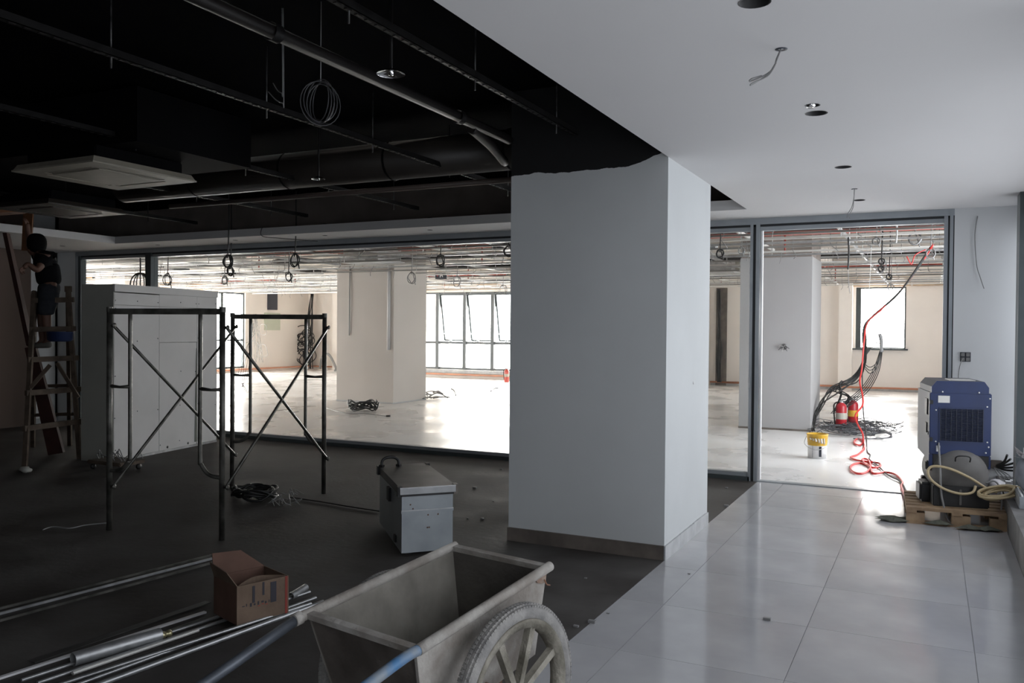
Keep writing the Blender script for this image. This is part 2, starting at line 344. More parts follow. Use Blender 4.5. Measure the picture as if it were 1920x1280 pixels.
# ---------------- partition
pt_ = thing('glass_partition', 'long grey aluminium framed glass partition between the dark room and the bright office', 'partition', (-6, YP, 0))
def rail(x0, x1, z0, z1, m='alu', d=0.06, name='rail'): MB().box((x0, YP - d, z0), (x1, YP + d, z1)).build(name, m, pt_)
rail(-12.55, 0.175, 2.745, 2.81, name='top_rail'); rail(-12.55, 0.175, 2.722, 2.745, 'gasket', 0.045, 'gasket'); rail(-12.49, 0.11, 2.68, 2.722, 'alu', 0.035, 'top_rail')
rail(-12.55, -1.75, 0, 0.045, 'aludark', 0.06, 'bottom_rail'); rail(-12.55, -1.75, 0.045, 0.085, 'alu', 0.04, 'bottom_rail'); rail(-1.66, 0.11, 0, 0.008, 'alu', 0.05, 'threshold')
for x0, x1, m, d in ((-12.56, -12.50, 'alu', 0.06), (-12.50, -12.44, 'aludark', 0.05), (-10.93, -10.81, 'aludark', 0.07), (-1.765, -1.735, 'alu', 0.06), (-1.735, -1.705, 'gasket', 0.045), (-1.705, -1.665, 'alu', 0.06), (-1.655, -1.64, 'white', 0.03), (0.085, 0.12, 'alu', 0.05), (0.12, 0.135, 'gasket', 0.045), (0.135, 0.165, 'alu', 0.06), (0.165, 0.175, 'gasket', 0.06)):
    MB().box((x0, YP - d, 0.0 if m != 'white' else 0.02), (x1, YP + d, 2.745)).build('post', m, pt_)
for x0, x1 in ((-12.44, -10.93), (-10.81, -1.765)):
    MB().box((x0, YP - 0.005, 0.085), (x1, YP + 0.005, 2.68)).build('glass_pane', 'glassclear', pt_)
MB().box((-1.768, YP - 0.075, 1.0), (-1.752, YP - 0.06, 1.12)).build('lock_plate', 'galv', pt_)
# ================================================================== FAR OFFICE SHELL
FX0 = -22.3
struct('ceiling', MB().box((-24, YP + 0.06, ZF), (1.2, 27.4, ZF + 0.15)), 'slab')
for yb in (12.6, 17.6, 22.4): struct('ceiling_beam', MB().box((FX0, yb, 3.28), (0.85, yb + 0.35, ZF)), 'beam' if yb < 15 else 'slab')
for xb in (-19, -11.6, -2.6): struct('ceiling_beam', MB().box((xb, YP + 0.06, 3.34), (xb + 0.35, 24.6, ZF)), 'slab')
# left wall with tall windows
def wall_x(name, x, y0, y1, thick, m, opens):
    """wall in a plane of constant x with openings (ya, yb, za, zb)"""
    mb = MB(); cur = y0
    for ya, yb, za, zb in opens:
        mb.box((x, cur, 0), (x + thick, ya, ZF)); mb.box((x, ya, 0), (x + thick, yb, za)); mb.box((x, ya, zb), (x + thick, yb, ZF)); cur = yb
    mb.box((x, cur, 0), (x + thick, y1, ZF)); return struct(name, mb, m)
def wall_y(name, y, x0, x1, thick, m, opens):
    mb = MB(); cur = x0
    for xa, xb, za, zb in opens:
        mb.box((cur, y, 0), (xa, y + thick, ZF)); mb.box((xa, y, 0), (xb, y + thick, za)); mb.box((xa, y, zb), (xb, y + thick, ZF)); cur = xb
    mb.box((cur, y, 0), (x1, y + thick, ZF)); return struct(name, mb, m)
lo = [(9.7, 12.6, 0.15, 2.86), (13.6, 17.2, 0.15, 2.86), (18.0, 23.35, 0.15, 2.86)]
wall_x('wall_far_left', FX0 - 0.25, YP, 27.1, 0.25, 'wall_warm', lo)
n_w = 2
for ya, yb, za, zb in lo:
    f = struct('window_%d' % n_w, MB().box((FX0 - 0.16, ya, za), (FX0 - 0.08, yb, za + 0.06)).box((FX0 - 0.16, ya, zb - 0.06), (FX0 - 0.08, yb, zb)).box((FX0 - 0.15, ya, 1.13), (FX0 - 0.09, yb, 1.18)), 'aludark'); n_w += 1
    k = max(1, round((yb - ya) / 1.15)); st = (yb - ya) / k
    for i in range(k + 1):
        yc = ya + i * st; MB().box((FX0 - 0.16, yc - 0.05, za), (FX0 - 0.06, yc + 0.05, zb)).build('mullion', 'aludark', f)
        if i < k: MB().box((FX0 - 0.13, yc + 0.05, za + 0.06), (FX0 - 0.122, yc + st - 0.05, zb - 0.06)).build('pane', 'glassfar', f)
    struct('trim_2', MB().box((FX0 - 0.02, ya - 0.1, 2.88), (FX0 + 0.12, yb + 0.1, 3.10)), 'tan')
# back walls
wall_y('wall_far_front', YP - 0.1, FX0 - 0.25, XL, 0.16, 'wall_warm', [(-21.6, -17.9, 0.3, 2.86)])
f = struct('window_%d' % n_w, MB().box((-21.6, YP - 0.06, 0.3), (-17.9, YP + 0.0, 0.36)).box((-21.6, YP - 0.06, 2.8), (-17.9, YP + 0.0, 2.86)), 'aludark'); n_w += 1  # unseen window added to brighten the left of the office
for i in range(4):
    xc = -21.6 + 3.7 * i / 3; MB().box((xc - 0.04, YP - 0.07, 0.3), (xc + 0.04, YP + 0.0, 2.86)).build('mullion', 'aludark', f)
    if i < 3: MB().box((xc + 0.04, YP - 0.04, 0.36), (xc + 3.7 / 3 - 0.04, YP - 0.032, 2.8)).build('pane', 'glassfar', f)
YW = 24.5
wall_y('wall_far_left_return', 26.8, FX0 - 0.25, -15.95, 0.25, 'wall_warm', [])
struct('wall_far_return', MB().box((-16.15, YW - 0.02, 0), (-15.95, 26.8, ZF)), 'wall_warm')
wo = [(-15.67, -6.9, 0.27, 2.84)]
wall_y('wall_far', YW, -15.95, -6.0, 0.3, 'wall_warm', wo)
f = struct('window_%d' % n_w, MB().box((-15.67, YW + 0.1, 0.27), (-6.9, YW + 0.18, 0.33)).box((-15.67, YW + 0.1, 2.78), (-6.9, YW + 0.18, 2.84)).box((-15.5, YW + 0.09, 1.12), (-6.9, YW + 0.17, 1.2)), 'alumid'); n_w += 1
mx = [-14.95 + 1.045 * i for i in range(8)]
for i, x in enumerate(mx):
    MB().box((x - 0.06, YW + 0.06, 0.27), (x + 0.06, YW + 0.2, 2.84)).build('mullion', 'alumid', f)
    if i < 7:
        MB().box((x + 0.06, YW + 0.13, 0.33), (x + 0.985, YW + 0.138, 1.12)).build('pane', 'glassfar', f)
        if i < 3:   # awning sash hinged at the top, pushed outwards
            hz = 2.76; a = math.radians(11); L = 1.55; dz = math.cos(a) * L; dy = math.sin(a) * L
            P = [V((x + 0.08, YW + 0.16, hz)), V((x + 0.965, YW + 0.16, hz)), V((x + 0.965, YW + 0.16 + dy, hz - dz)), V((x + 0.08, YW + 0.16 + dy, hz - dz))]
            mb = MB()
            for q in range(4): mb.beam(P[q], P[(q + 1) % 4], 0.05, 0.05, (0, 1, 0))
            s_ = mb.build('sash', 'aludark', f); MB().prism([p + V((0, 0.0, 0)) for p in P], (0, 0.006, 0)).build('pane', 'glassfar', s_)
            MB().tube([(x + 0.1, YW + 0.12, 1.5), (x + 0.1, YW + 0.16 + dy * 0.85, 1.45)], 0.012, 6).build('stay', 'galv', s_)
            MB().box((x + 0.48, YW + 0.05, 1.2), (x + 0.56, YW + 0.1, 1.25)).build('catch', 'alu', f)
        else: MB().box((x + 0.06, YW + 0.13, 1.2), (x + 0.985, YW + 0.138, 2.78)).build('pane', 'glassfar', f)
MB().box((-15.67, YW + 0.13, 0.33), (-15.01, YW + 0.138, 2.78)).build('pane', 'glassfar', f)
struct('trim_3', MB().box((-15.6, YW - 0.12, 2.88), (-6.6, YW + 0.02, 3.08)), 'tan')
struct('trim_4', MB().box((-15.9, YW - 0.14, 0.16), (-6.2, YW, 0.27)), 'skirt')
struct('trim_5', MB().box((-15.95, YW - 0.1, 0), (-15.7, YW, 2.9)), 'wall_warm')
ro = [(-1.93, -0.66, 1.17, 2.86)]
wall_y('wall_far_right', 25.5, -6.0, 1.1, 0.25, 'wall_warm', ro)
struct('wall_far_jog', MB().box((-6.2, YW, 0), (-6.0, 25.75, ZF)), 'wall_warm')
f = struct('window_%d' % n_w, MB().box((-1.93, 25.55, 1.17), (-1.80, 25.63, 2.86)).box((-0.70, 25.55, 1.17), (-0.66, 25.63, 2.86)).box((-1.8, 25.55, 1.17), (-0.7, 25.63, 1.20)).box((-1.8, 25.55, 2.82), (-0.7, 25.63, 2.86)), 'aludark'); n_w += 1
MB().box((-1.80, 25.58, 1.2), (-0.70, 25.588, 2.82)).build('pane', 'glassfar', f)
MB().box((-2.05, 25.4, 1.13), (-0.6, 25.5, 1.17)).build('window_sill', 'aludark', f)
struct('trim_6', MB().box((-2.1, 25.38, 2.88), (-0.55, 25.5, 2.98)).box((-2.1, 25.38, 3.02), (-0.55, 25.5, 3.12)), 'tan')
struct('wall_far_pilaster', MB().box((-2.35, 25.2, 0), (-2.0, 25.5, 3.0)), 'wall_warm')
struct('trim_7', MB().box((-0.5, 25.4, 2.88), (0.85, 25.5, 2.95)), 'tan')
rr = [(10.4, 14.2, 0.3, 2.8), (20.5, 22.5, 0.9, 2.5)]
wall_x('wall_far_side', 0.85, YP + 0.1, 25.75, 0.25, 'wall', rr)
for ya, yb, za, zb in rr:
    f = struct('window_%d' % n_w, MB().box((0.93, ya, za), (1.0, yb, za + 0.06)).box((0.93, ya, zb - 0.06), (1.0, yb, zb)), 'aludark'); n_w += 1
    k = max(2, round((yb - ya) / 1.15)); st = (yb - ya) / k
    for i in range(k + 1):
        yc = ya + i * st; MB().box((0.92, yc - 0.03, za), (1.0, yc + 0.03, zb)).build('mullion', 'aludark', f)
        if i < k: MB().box((0.955, yc + 0.03, za + 0.06), (0.963, yc + st - 0.03, zb - 0.06)).build('pane', 'glassside', f)
# pilasters at the left of the back wall
for x in (-20.9, -19.75, -18.7): struct('wall_far_pilaster', MB().box((x, 26.55, 0), (x + 0.45, 26.8, ZF)), 'wall_warm')
# office columns, painted to the coming ceiling line, bare concrete above
def column(x0, y0, x1, y1, zt, m='wall_warm'):
    c = struct('column', MB().box((x0, y0, 0), (x1, y1, zt)), m)
    MB().box((x0 + 0.012, y0 + 0.012, zt), (x1 - 0.012, y1 - 0.012, ZF)).build('bare_concrete_top', 'beam', c)
    MB().box((x0 - 0.006, y0 - 0.006, 0), (x1 + 0.006, y1 + 0.006, 0.03)).build('skirting', 'skirtbrown' if m == 'greywall' else 'skirt', c); return c
c1 = column(-2.885, 14.4, -1.75, 15.65, 2.82, 'greywall')
c2 = column(-11.80, 15.15, -10.30, 16.45, 3.0, 'col2paint')
cc = pd(240, 560, 24.5); column(cc.x - 0.6, cc.y - 0.6, cc.x + 0.6, cc.y + 0.6, 3.0)
MB().tube([(-10.42, 15.14, 3.0), (-10.42, 15.14, 1.15)], 0.035, 10).build('white_conduit', 'white', c2)
MB().tube(cr([(-11.45, 15.14, 3.1), (-11.44, 15.12, 2.3), (-11.45, 15.13, 1.45)]), 0.012, 6).build('wire', 'wiregrey', c2)
p = ply(1470, 650, 14.4)
hb = MB().lathe([(0.001, 0.0), (0.05, 0.0), (0.05, 0.012)], p, (0, -1, 0), 14).build('junction_box', 'darkgrille', c1)
for k in range(7):
    a = k * 0.9; MB().tube(cr([p + V((0, -0.01, 0)), p + V((math.cos(a) * 0.05, -0.06, math.sin(a) * 0.04)), p + V((math.cos(a) * 0.09, -0.05, math.sin(a) * 0.05 - 0.03))], 4), 0.004, 5).build('wire', 'wirewhite' if k % 2 else 'wire', hb)
# orange pipe along the foot of the walls
for n_, pts in enumerate(([(FX0 + 0.04, 12, 0.1), (FX0 + 0.04, 26.75, 0.1), (-16.2, 26.75, 0.1)], [(-15.7, YW - 0.17, 0.12), (-6.3, YW - 0.17, 0.12)], [(-5.95, 25.44, 0.1), (-2.4, 25.44, 0.1), (-2.3, 25.15, 0.1), (-1.9, 25.15, 0.1), (0.8, 25.42, 0.1)])):
    tag(MB().tube(pts, 0.028, 8).build('water_pipe', 'orange'), ['orange brown pipe along the foot of the office left wall', 'pinkish orange pipe under the wide row of back windows', 'orange brown pipe along the wall under the small right window'][n_], 'pipe')
struct('trim_8', MB().box((-5.95, 25.47, 0), (0.85, 25.5, 0.07)), 'skirt')
# ================================================================== SUSPENDED CEILING FRAME OF THE OFFICE
grid = thing('ceiling_grid', 'pale galvanised channel grid hanging under the office slab', 'ceiling frame', (-10, 17, 2.83))
y = 9.9; gy = []
while y < 24.3: gy.append(y); y += 0.62 if y < 14 else 0.85
for k, y in enumerate(gy):
    segs = [(-22.2, 0.8)]
    for (a0, b0, a1, b1) in ((-2.9, 14.3, -1.7, 15.7), (-11.85, 15.1, -10.25, 16.5), (cc.x - .65, cc.y - .65, cc.x + .65, cc.y + .65)):
        if b0 < y < b1:
            ns = []
            for s0, s1 in segs:
                if s0 < a0 and s1 > a1: ns += [(s0, a0), (a1, s1)]
                else: ns.append((s0, s1))
            segs = ns
    for s0, s1 in segs:
        z = 2.835 + R3.uniform(-0.012, 0.012)
        MB().box((s0, y - 0.03, z), (s1, y + 0.03, z + 0.004)).box((s0, y - 0.03, z), (s1, y - 0.027, z + 0.027)).box((s0, y + 0.027, z), (s1, y + 0.03, z + 0.027)).build('furring_channel', ['galvwhite', 'galv', 'channelgrey'][k % 3], grid)
rod0 = None
for k in range(19):
    x = -21.8 + 1.22 * k
    if any(a0 - .1 < x < a1 + .1 for a0, a1 in ((-2.9, -1.7), (-11.85, -10.25), (cc.x - .65, cc.x + .65))): x += 0.0; rng = [(9.7, 14.0), (17.2, 24.2)]
    else: rng = [(9.7, 24.2)]
    for a, b in rng:
        MB().box((x - 0.012, a, 2.875), (x + 0.012, b, 2.92)).build('carrier_channel', 'galv' if k % 2 else 'galvwhite', grid)
    yk = 10.1
    while yk < 24:
        if any(a < yk < b for a, b in rng):
            if rod0 is None: rod0 = MB().tube([(-10, 17, 2.80), (-10, 17, ZF)], 0.005, 5).build('hanger_rod', 'galv', grid); ro = rod0
            else: ro = rod0.copy(); C.objects.link(ro)
            ro.location = (x + 0.02 + 10, yk - 17, 0)
        yk += 1.2
# sprinkler pipes, red, with drops
for y0 in (10.7, 13.9, 18.2, 21.6):
    t = thing('sprinkler_pipe', {10.7: 'dark red sprinkler pipe nearest the partition under the office slab', 13.9: 'dark red sprinkler pipe just in front of the office columns', 18.2: 'dark red sprinkler pipe just behind the office columns', 21.6: 'dark red sprinkler pipe nearest the back windows'}[y0], 'pipe', (-10, y0, 3.15))
    MB().tube([(-22.2, y0, 3.15), (0.8, y0, 3.15)], 0.035, 8).build('main_pipe', 'redpipe', t)
    x = -21
    while x < 0.6:
        MB().tube([(x, y0, 3.15), (x, y0, 2.84)], 0.014, 6).lathe([(0.001, 0), (0.025, 0), (0.025, 0.05), (0.001, 0.05)], (x, y0, 3.13), n=10).build('drop', 'redpipe', t); x += 2.7
# conduits and long black/white cables over the grid
ORD = ['nearest the partition', 'second from the partition', 'third from the partition', 'just before the columns', 'level with the column fronts', 'level with the column backs', 'just behind the columns', 'third from the back windows', 'second from the back windows', 'nearest the back windows']
for k in range(10):
    yb = 10.2 + 1.35 * k; z = 3.0 + 0.28 * R3.random(); xa = R3.uniform(-22, -14); xb = R3.uniform(-8, 0.5)
    pts = [(xa + (xb - xa) * i / 9, yb + R3.uniform(-.25, .25), z + R3.uniform(-.05, .05)) for i in range(10)]
    tag(MB().tube(cr(pts, 5), 0.014 + 0.01 * (k % 2), 6).build('cable_run', ['wire', 'wirewhite', 'wiregrey'][k % 3]), ['black', 'pale', 'grey'][k % 3] + ' slack cable lying over the office ceiling grid, ' + ORD[k], 'cable', 'cables lying over the office ceiling grid')
# air ducts
def duct(x0, y0, x1, y1, z0, z1, label, m='galvwhite'):
    t = thing('air_duct', label, 'duct', ((x0 + x1) / 2, (y0 + y1) / 2, z0)); L = x1 - x0 if x1 - x0 > y1 - y0 else y1 - y0; n = max(2, int(L / 1.1))
    MB().box((x0, y0, z0), (x1, y1, z1)).build('duct_body', m, t)
    for i in range(n + 1):
        if x1 - x0 > y1 - y0: xx = x0 + (x1 - x0) * i / n; MB().box((xx - .012, y0 - .02, z0 - .02), (xx + .012, y1 + .02, z1 + .02)).build('flange', 'galv', t)
        else: yy = y0 + (y1 - y0) * i / n; MB().box((x0 - .02, yy - .012, z0 - .02), (x1 + .02, yy + .012, z1 + .02)).build('flange', 'galv', t)
duct(-20.5, 13.0, -13.0, 13.6, 3.0, 3.3, 'pale duct running left to right behind the hanging coil', 'galvwhite')
duct(-9.5, 18.9, -3.2, 19.5, 2.96, 3.3, 'pale duct behind the right of the white office column', 'offwhite')
duct(-17.2, 19.5, -16.6, 24.0, 2.98, 3.25, 'short pale duct running towards the left back corner', 'galvwhite')
# cassette air conditioners in the office
def cassette(loc, s, label, tilt=0.0, rz=0.0, body='galv', panel='offwhite', h=0.26):
    t = thing('ceiling_cassette_unit', label, 'air conditioner', loc, rz, None)
    o = MB().bbox((-s * 0.42, -s * 0.42, 0.05), (s * 0.42, s * 0.42, 0.05 + h), 0.01); tr = wm(t); o.v = [tr @ v for v in o.v]; o.build('housing', body, t)
    mb = MB(); mb.add([(-s / 2, -s / 2, 0.0), (s / 2, -s / 2, 0), (s / 2, s / 2, 0), (-s / 2, s / 2, 0), (-s / 2 + .03, -s / 2 + .03, 0.055), (s / 2 - .03, -s / 2 + .03, 0.055), (s / 2 - .03, s / 2 - .03, 0.055), (-s / 2 + .03, s / 2 - .03, 0.055)],
                     [(0, 4, 5, 1), (1, 5, 6, 2), (2, 6, 7, 3), (3, 7, 4, 0), (7, 6, 5, 4)])
    a = s * 0.36; b = s * 0.29   # frame with four slots round the intake
    i = s / 2
    for (x0, y0, x1, y1) in ((-i, -i, i, -a), (-i, a, i, i), (-i, -a, -a, a), (a, -a, i, a)): mb.box((x0, y0, 0), (x1, y1, 0.012))
    for q in ((-a, -a), (a - (a - b), -a), (-a, b), (b, b)): mb.box((q[0], q[1], 0), (q[0] + a - b, q[1] + a - b, 0.012))
    mb.v = [tr @ v for v in mb.v]; mb.build('panel', panel, t)
    g = MB().bbox((-b, -b, -0.004), (b, b, 0.015), 0.006); g.v = [tr @ v for v in g.v]; gr = g.build('intake_cover', panel, t)
    for (x0, y0, x1, y1) in ((-b, -a + .004, b, -b - .004), (-b, b + .004, b, a - .004), (-a + .004, -b, -b - .004, b), (b + .004, -b, a - .004, b)):
        m2 = MB().box((x0, y0, 0.012), (x1, y1, 0.02)); m2.v = [tr @ v for v in m2.v]; m2.build('air_slot', 'darkgrille', t)
        mm = ((x0 + x1) / 2, (y0 + y1) / 2); m3 = MB()
        if x1 - x0 > y1 - y0: m3.box((x0 + .01, mm[1] - .018, 0.002), (x1 - .01, mm[1] + .012, 0.006))
        else: m3.box((mm[0] - .018, y0 + .01, 0.002), (mm[0] + .012, y1 - .01, 0.006))
        m3.v = [tr @ v for v in m3.v]; m3.build('louvre', panel, t)
    return t
t = cassette((-9.75, 13.6, 2.86), 0.95, 'white cassette unit hanging in front of the white office column', body='galv', panel='white', h=0.3)
cassette((-15.1, 12.2, 2.86), 0.95, 'cassette unit in the office grid above the plasterboard cabinet', body='galv', panel='white', h=0.3)
cassette((-13.4, 19.2, 2.86), 0.95, 'cassette unit left of the white office column, far back in the grid', panel='white')
cassette((-4.3, 18.9, 2.86), 0.95, 'cassette unit above the dark wall cables seen beside the near column', panel='white')
cassette((-9.2, 20.3, 2.86), 0.9, 'cassette unit in the grid in front of the back windows', panel='white')
# coils of cable hanging out of the grid
def coil(p, r, drop, label, name='cable_coil', m='wire', loops=2, th=0.011, group=None, seed=0):
    rr_ = random.Random(seed); pts = [p + V((0, 0, drop)), p + V((0.01, 0.01, drop * 0.5)), p + V((0, 0, r))]
    for k in range(loops * 8 + 1):
        a = PI / 2 - 2 * PI * k / 8; q = r * (1 + 0.18 * rr_.uniform(-1, 1))
        pts.append(p + V((math.cos(a) * q * 0.9, (k / (loops * 8) - 0.5) * r * 0.5, math.sin(a) * q)))
    pts.append(p + V((r * 0.7, 0.02, -r * 1.4)))
    return tag(MB().tube(cr(pts, 4), th, 6).build(name, m), label, 'cable', group)
cl = [(427, 490, 11.2, .11, 'small black coil hanging over the right end of the plasterboard cabinet'),
      (432, 508, 12.2, .09, 'lower small coil just under the one over the cabinet end'),
      (553, 488, 11.2, .11, 'black coil left of the cassette in front of the white column'),
      (541, 518, 13.6, .1, 'drooping cable loop below and left of the double coil'),
      (314, 525, 14.5, .14, 'cable loop hanging beside the dark partition post'),
      (421, 525, 15.0, .10, 'short hooked cable left of the grey wall duct'),
      (826, 488, 11.5, .10, 'crossed black cable hanging above the exit sign'),
      (857, 527, 18.0, .16, 'thin loop of cable right of the exit sign'),
      (943, 543, 20.0, .16, 'thin cable curl in front of the back window nearest the near column'),
      (954, 470, 10.8, .10, 'thick cable knot at the edge of the near column'),
      (772, 520, 14.0, .12, 'thin curled cable just right of the white column'),
      (1350, 475, 10.8, .07, 'black coil seen between near column and partition post'),
      (1390, 470, 12.5, .07, 'grey wires curled left of the partition post'),
      (1643, 452, 11.3, .07, 'grey and black wire bunch at the top of the door opening'),
      (1653, 490, 11.6, .055, 'upper of two small black coils in the doorway view'),
      (1652, 504, 11.8, .055, 'lower of two small black coils in the doorway view'),
      (1667, 519, 14.0, .06, 'small black coil at the top of the small window'),
      (1670, 538, 14.2, .07, 'thin coil hanging in front of the small window head'),
      (1716, 447, 11.2, .11, 'loose grey wire loops left of the red hose end'),
      (1745, 475, 11.0, .08, 'pale tangled wires where the red hose leaves the ceiling')]
for k, (px, py, dep, r, lab) in enumerate(cl):
    p = pd(px, py, dep); coil(p, r * .72, ZF - p.z, lab, m='wiregrey' if ('grey' in lab or 'thin' in lab or 'pale' in lab) else 'wire', loops=3 if 'small black coil' in lab else 2, th=0.006 if 'thin' in lab else 0.008, seed=k)
p = pd(263, 528, 13.5)
tt = thing('cable_coil', 'big round coil of brown cable hanging above the plasterboard cabinet', 'cable', p)
MB().tube([p + V((0, 0, 0.5)), p + V((0, 0, .12))], 0.012, 6).build('hanging_lead', 'wire', tt)
for k in range(5):
    a0 = (k - 2) * 0.35; r = 0.15 + 0.015 * (k % 2)
    MB().tube([p + V((math.cos(t_) * r * math.cos(a0), math.cos(t_) * r * math.sin(a0), math.sin(t_) * r * 1.1 - 0.04)) for t_ in [2 * PI * i / 20 for i in range(20)]], 0.009, 6, closed=True).build('loop', 'wire', tt)
for (px, y0, y1, dep, lab) in ((1590, 440, 505, 11.5, 'straight black cable hanging in the doorway view'), (1680, 405, 455, 10.6, 'pale rod-like cable hanging near the hose end')):
    a = pd(px, y0, dep); b = pd(px, y1, dep); tag(MB().tube(cr([a, a.lerp(b, .5) + V((.01, 0, 0)), b]), 0.012, 6).build('hanging_cable', 'wire' if 'black' in lab else 'wirewhite'), lab, 'cable')
a = pd(1590, 505, 11.5); b = pd(1594, 550, 11.5); tag(MB().tube(cr([a, a.lerp(b, .6) + V((-.01, 0, 0)), b]), 0.004, 5).build('hanging_wire', 'wiregrey'), 'thin wire end below the straight black cable', 'wire')
a = pd(1634, 450, 12.5); b = pd(1625, 600, 12.5); tag(MB().tube(cr([a, a.lerp(b, .5) + V((.01, 0, 0)), b]), 0.004, 5).build('hanging_wire', 'wirewhite'), 'thin pale wire hanging in front of the small window', 'wire')
for k, (y0, z, x0, x1, lab) in enumerate(((10.35, 3.02, -22, -6.5, 'black insulated pipe nearest the partition over the office grid'), (11.2, 3.12, -9.5, 0.7, 'black insulated pipe over the right part of the office grid near the doorway'), (12.4, 3.05, -21, 0.7, 'long black insulated pipe just before the first concrete beam'),
        (14.0, 2.99, -20, -3.2, 'black insulated pipe just before the white office column'), (16.9, 3.02, -22, 0.7, 'black insulated pipe just behind the office columns'), (20.8, 2.96, -16, -4, 'black insulated pipe nearest the back windows'))):
    t = thing('insulated_pipe', lab, 'pipe', ((x0 + x1) / 2, y0, z)); n_ = 8
    for i in range(n_): a_ = x0 + (x1 - x0) * i / n_; MB().tube([(a_, y0, z), (a_ + (x1 - x0) / n_ - .02, y0, z)], .042, 8).build('pipe_length', 'wire', t)
    MB().tube([(x0, y0 + .1, z + .01), (x1, y0 + .1, z + .01)], .022, 8).build('thin_pipe', 'wirewhite' if k % 2 else 'wire', t)
for k, (x0, y0, w_, d_, lab) in enumerate(((-13.2, 11.0, .9, .5, 'dark fan coil box above the left of the office grid near the partition'), (-16.6, 14.8, .9, .5, 'dark fan coil box above the office grid left of the white column'), (-6.2, 13.0, 1.0, .5, 'dark fan coil box above the office grid right of the white column'), (-7.6, 17.2, .8, .5, 'dark fan coil box farther back, right of the white column'), (-3.6, 11.4, .8, .45, 'dark fan coil box above the partition post by the near column'))):
    t = thing('fan_coil_box', lab, 'fan coil', (x0, y0, 2.96)); MB().bbox((x0 - w_ / 2, y0 - d_ / 2, 2.96), (x0 + w_ / 2, y0 + d_ / 2, 3.22), .01).build('casing', 'aludark', t)
    MB().bbox((x0 - w_ / 2 + .06, y0 - d_ / 2 - .03, 3.0), (x0 + w_ / 2 - .06, y0 - d_ / 2, 3.18), .005).build('outlet', 'blackplastic', t)
    for sx_ in (-1, 1):
        for sy_ in (-1, 1): MB().tube([(x0 + sx_ * (w_ / 2 - .03), y0 + sy_ * (d_ / 2 - .04), 3.2), (x0 + sx_ * (w_ / 2 - .03), y0 + sy_ * (d_ / 2 - .04), ZF)], .006, 5).build('hanger_rod', 'galv', t)
# wispy hangers and tie wires below the grid: nobody could count them
mb = MB()
for k in range(230):
    x = R3.uniform(-21, 0.3); y = R3.uniform(10.2, 23.5); z = 2.84; L = R3.uniform(.05, .3)
    if (-2.95 < x < -1.7 and 14.3 < y < 15.7) or (-11.9 < x < -10.2 and 15 < y < 16.6): continue
    pts = [(x, y, z + R3.uniform(.1, .6))]; q = V((x, y, z))
    for j in range(4): pts.append(tuple(q)); q = q + V((R3.uniform(-.05, .05), R3.uniform(-.05, .05), -L / 4 + (0.08 if j == 3 else 0)))
    mb.tube(pts, 0.006, 4)
tag(mb.build('tie_wires', 'wiregrey'), 'short loose wire ends hanging all over the office ceiling grid', 'wires', kind='stuff')
# exit sign
p = ply(827, 516, 17.2)
t = thing('exit_sign', 'small dark hanging exit sign with white running figure and red mark', 'sign', p - V((0, 0, 0.08)))
MB().bbox((p.x - .15, p.y - .02, p.z - .085), (p.x + .15, p.y + .02, p.z + .085), .006).build('sign_box', 'darkgrille', t)
MB().tube([(p.x - .13, p.y, p.z + .08), (p.x - .13, p.y, 3.2)], .008, 6).build('hanging_rod', 'galv', t)
fy = p.y - .026
def plq(mb, pts): return mb.prism([(p.x + a, fy, p.z + b) for a, b in pts], (0, .006, 0))
mb = MB(); plq(mb, [(-.02, -.05), (.0, -.05), (.02, .01), (.05, -.045), (.065, -.04), (.035, .04), (-.01, .04)]); plq(mb, [(.0, .05), (.025, .05), (.025, .07), (.0, .07)]); plq(mb, [(.035, .02), (.06, .0), (.066, .01), (.04, .035)])
mb.build('running_figure', 'white', t); plq(MB(), [(-.1, -.03), (-.07, -.03), (-.07, .03), (-.1, .03)]).build('mark', 'extred', t)
# grey vertical duct box and pale green panel on the left wall, grey board
def onwall(px0, py0, px1, py1, th, name, m, lab, cat):
    a = plx(px0, py0, FX0); b = plx(px1, py1, FX0)
    return tag(MB().bbox((FX0, min(a.y, b.y), min(a.z, b.z)), (FX0 + th, max(a.y, b.y), max(a.z, b.z)), .006).build(name, m), lab, cat)
onwall(501, 536, 516, 581, .12, 'trunking_box', 'darkgrille', 'dark grey vertical trunking box high on the office left wall', 'trunking')
onwall(495, 586, 525, 619, .02, 'wall_panel', mat('pale_green_board', (.52, .56, .46), .7, var=.05), 'pale green board on the wall below the dark trunking box', 'board')
# cables hanging down the far left corner
def bundle(name, base, top, lab, n, spread, seed, th=.011, m='wire', tangle=0):
    r_ = random.Random(seed); t = thing(name, lab, 'cable', base)
    for k in range(n):
        o = V((r_.uniform(-1, 1) * spread, r_.uniform(-.5, .5) * spread, 0)); pts = []
        for i in range(7):
            f_ = i / 6; q = V(top).lerp(V(base), f_) + o * (0.25 + f_ * 0.9) + V((r_.uniform(-.03, .03), r_.uniform(-.02, .02), 0)); pts.append(q)
        MB().tube(cr(pts, 4), th, 5).build('cable', m, t)
    for k in range(tangle):
        a = r_.uniform(0, 2 * PI); rad = r_.uniform(.18, .42); h = r_.uniform(0.25, 1.45); c_ = V(base) + V((r_.uniform(-.25, .3), -.12, h)); pts = []
        for i in range(9):
            u_ = a + 2 * PI * i / 9; pts.append(c_ + V((math.cos(u_) * rad * r_.uniform(.6, 1.1), r_.uniform(-.06, .06), math.sin(u_) * rad * 0.8)))
        MB().tube(cr(pts, 4, True), th, 5, closed=True).build('loop', m, t)
    return t
b = ply(575, 690, 26.3); bundle('cable_bundle', V((b.x, 26.3, 0.02)), V((b.x + .15, 26.4, 2.95)), 'thick tangle of black cables hanging in the far left corner of the office', 9, .22, 3, .018, 'wire', 16)
b = ply(600, 690, 26.2)
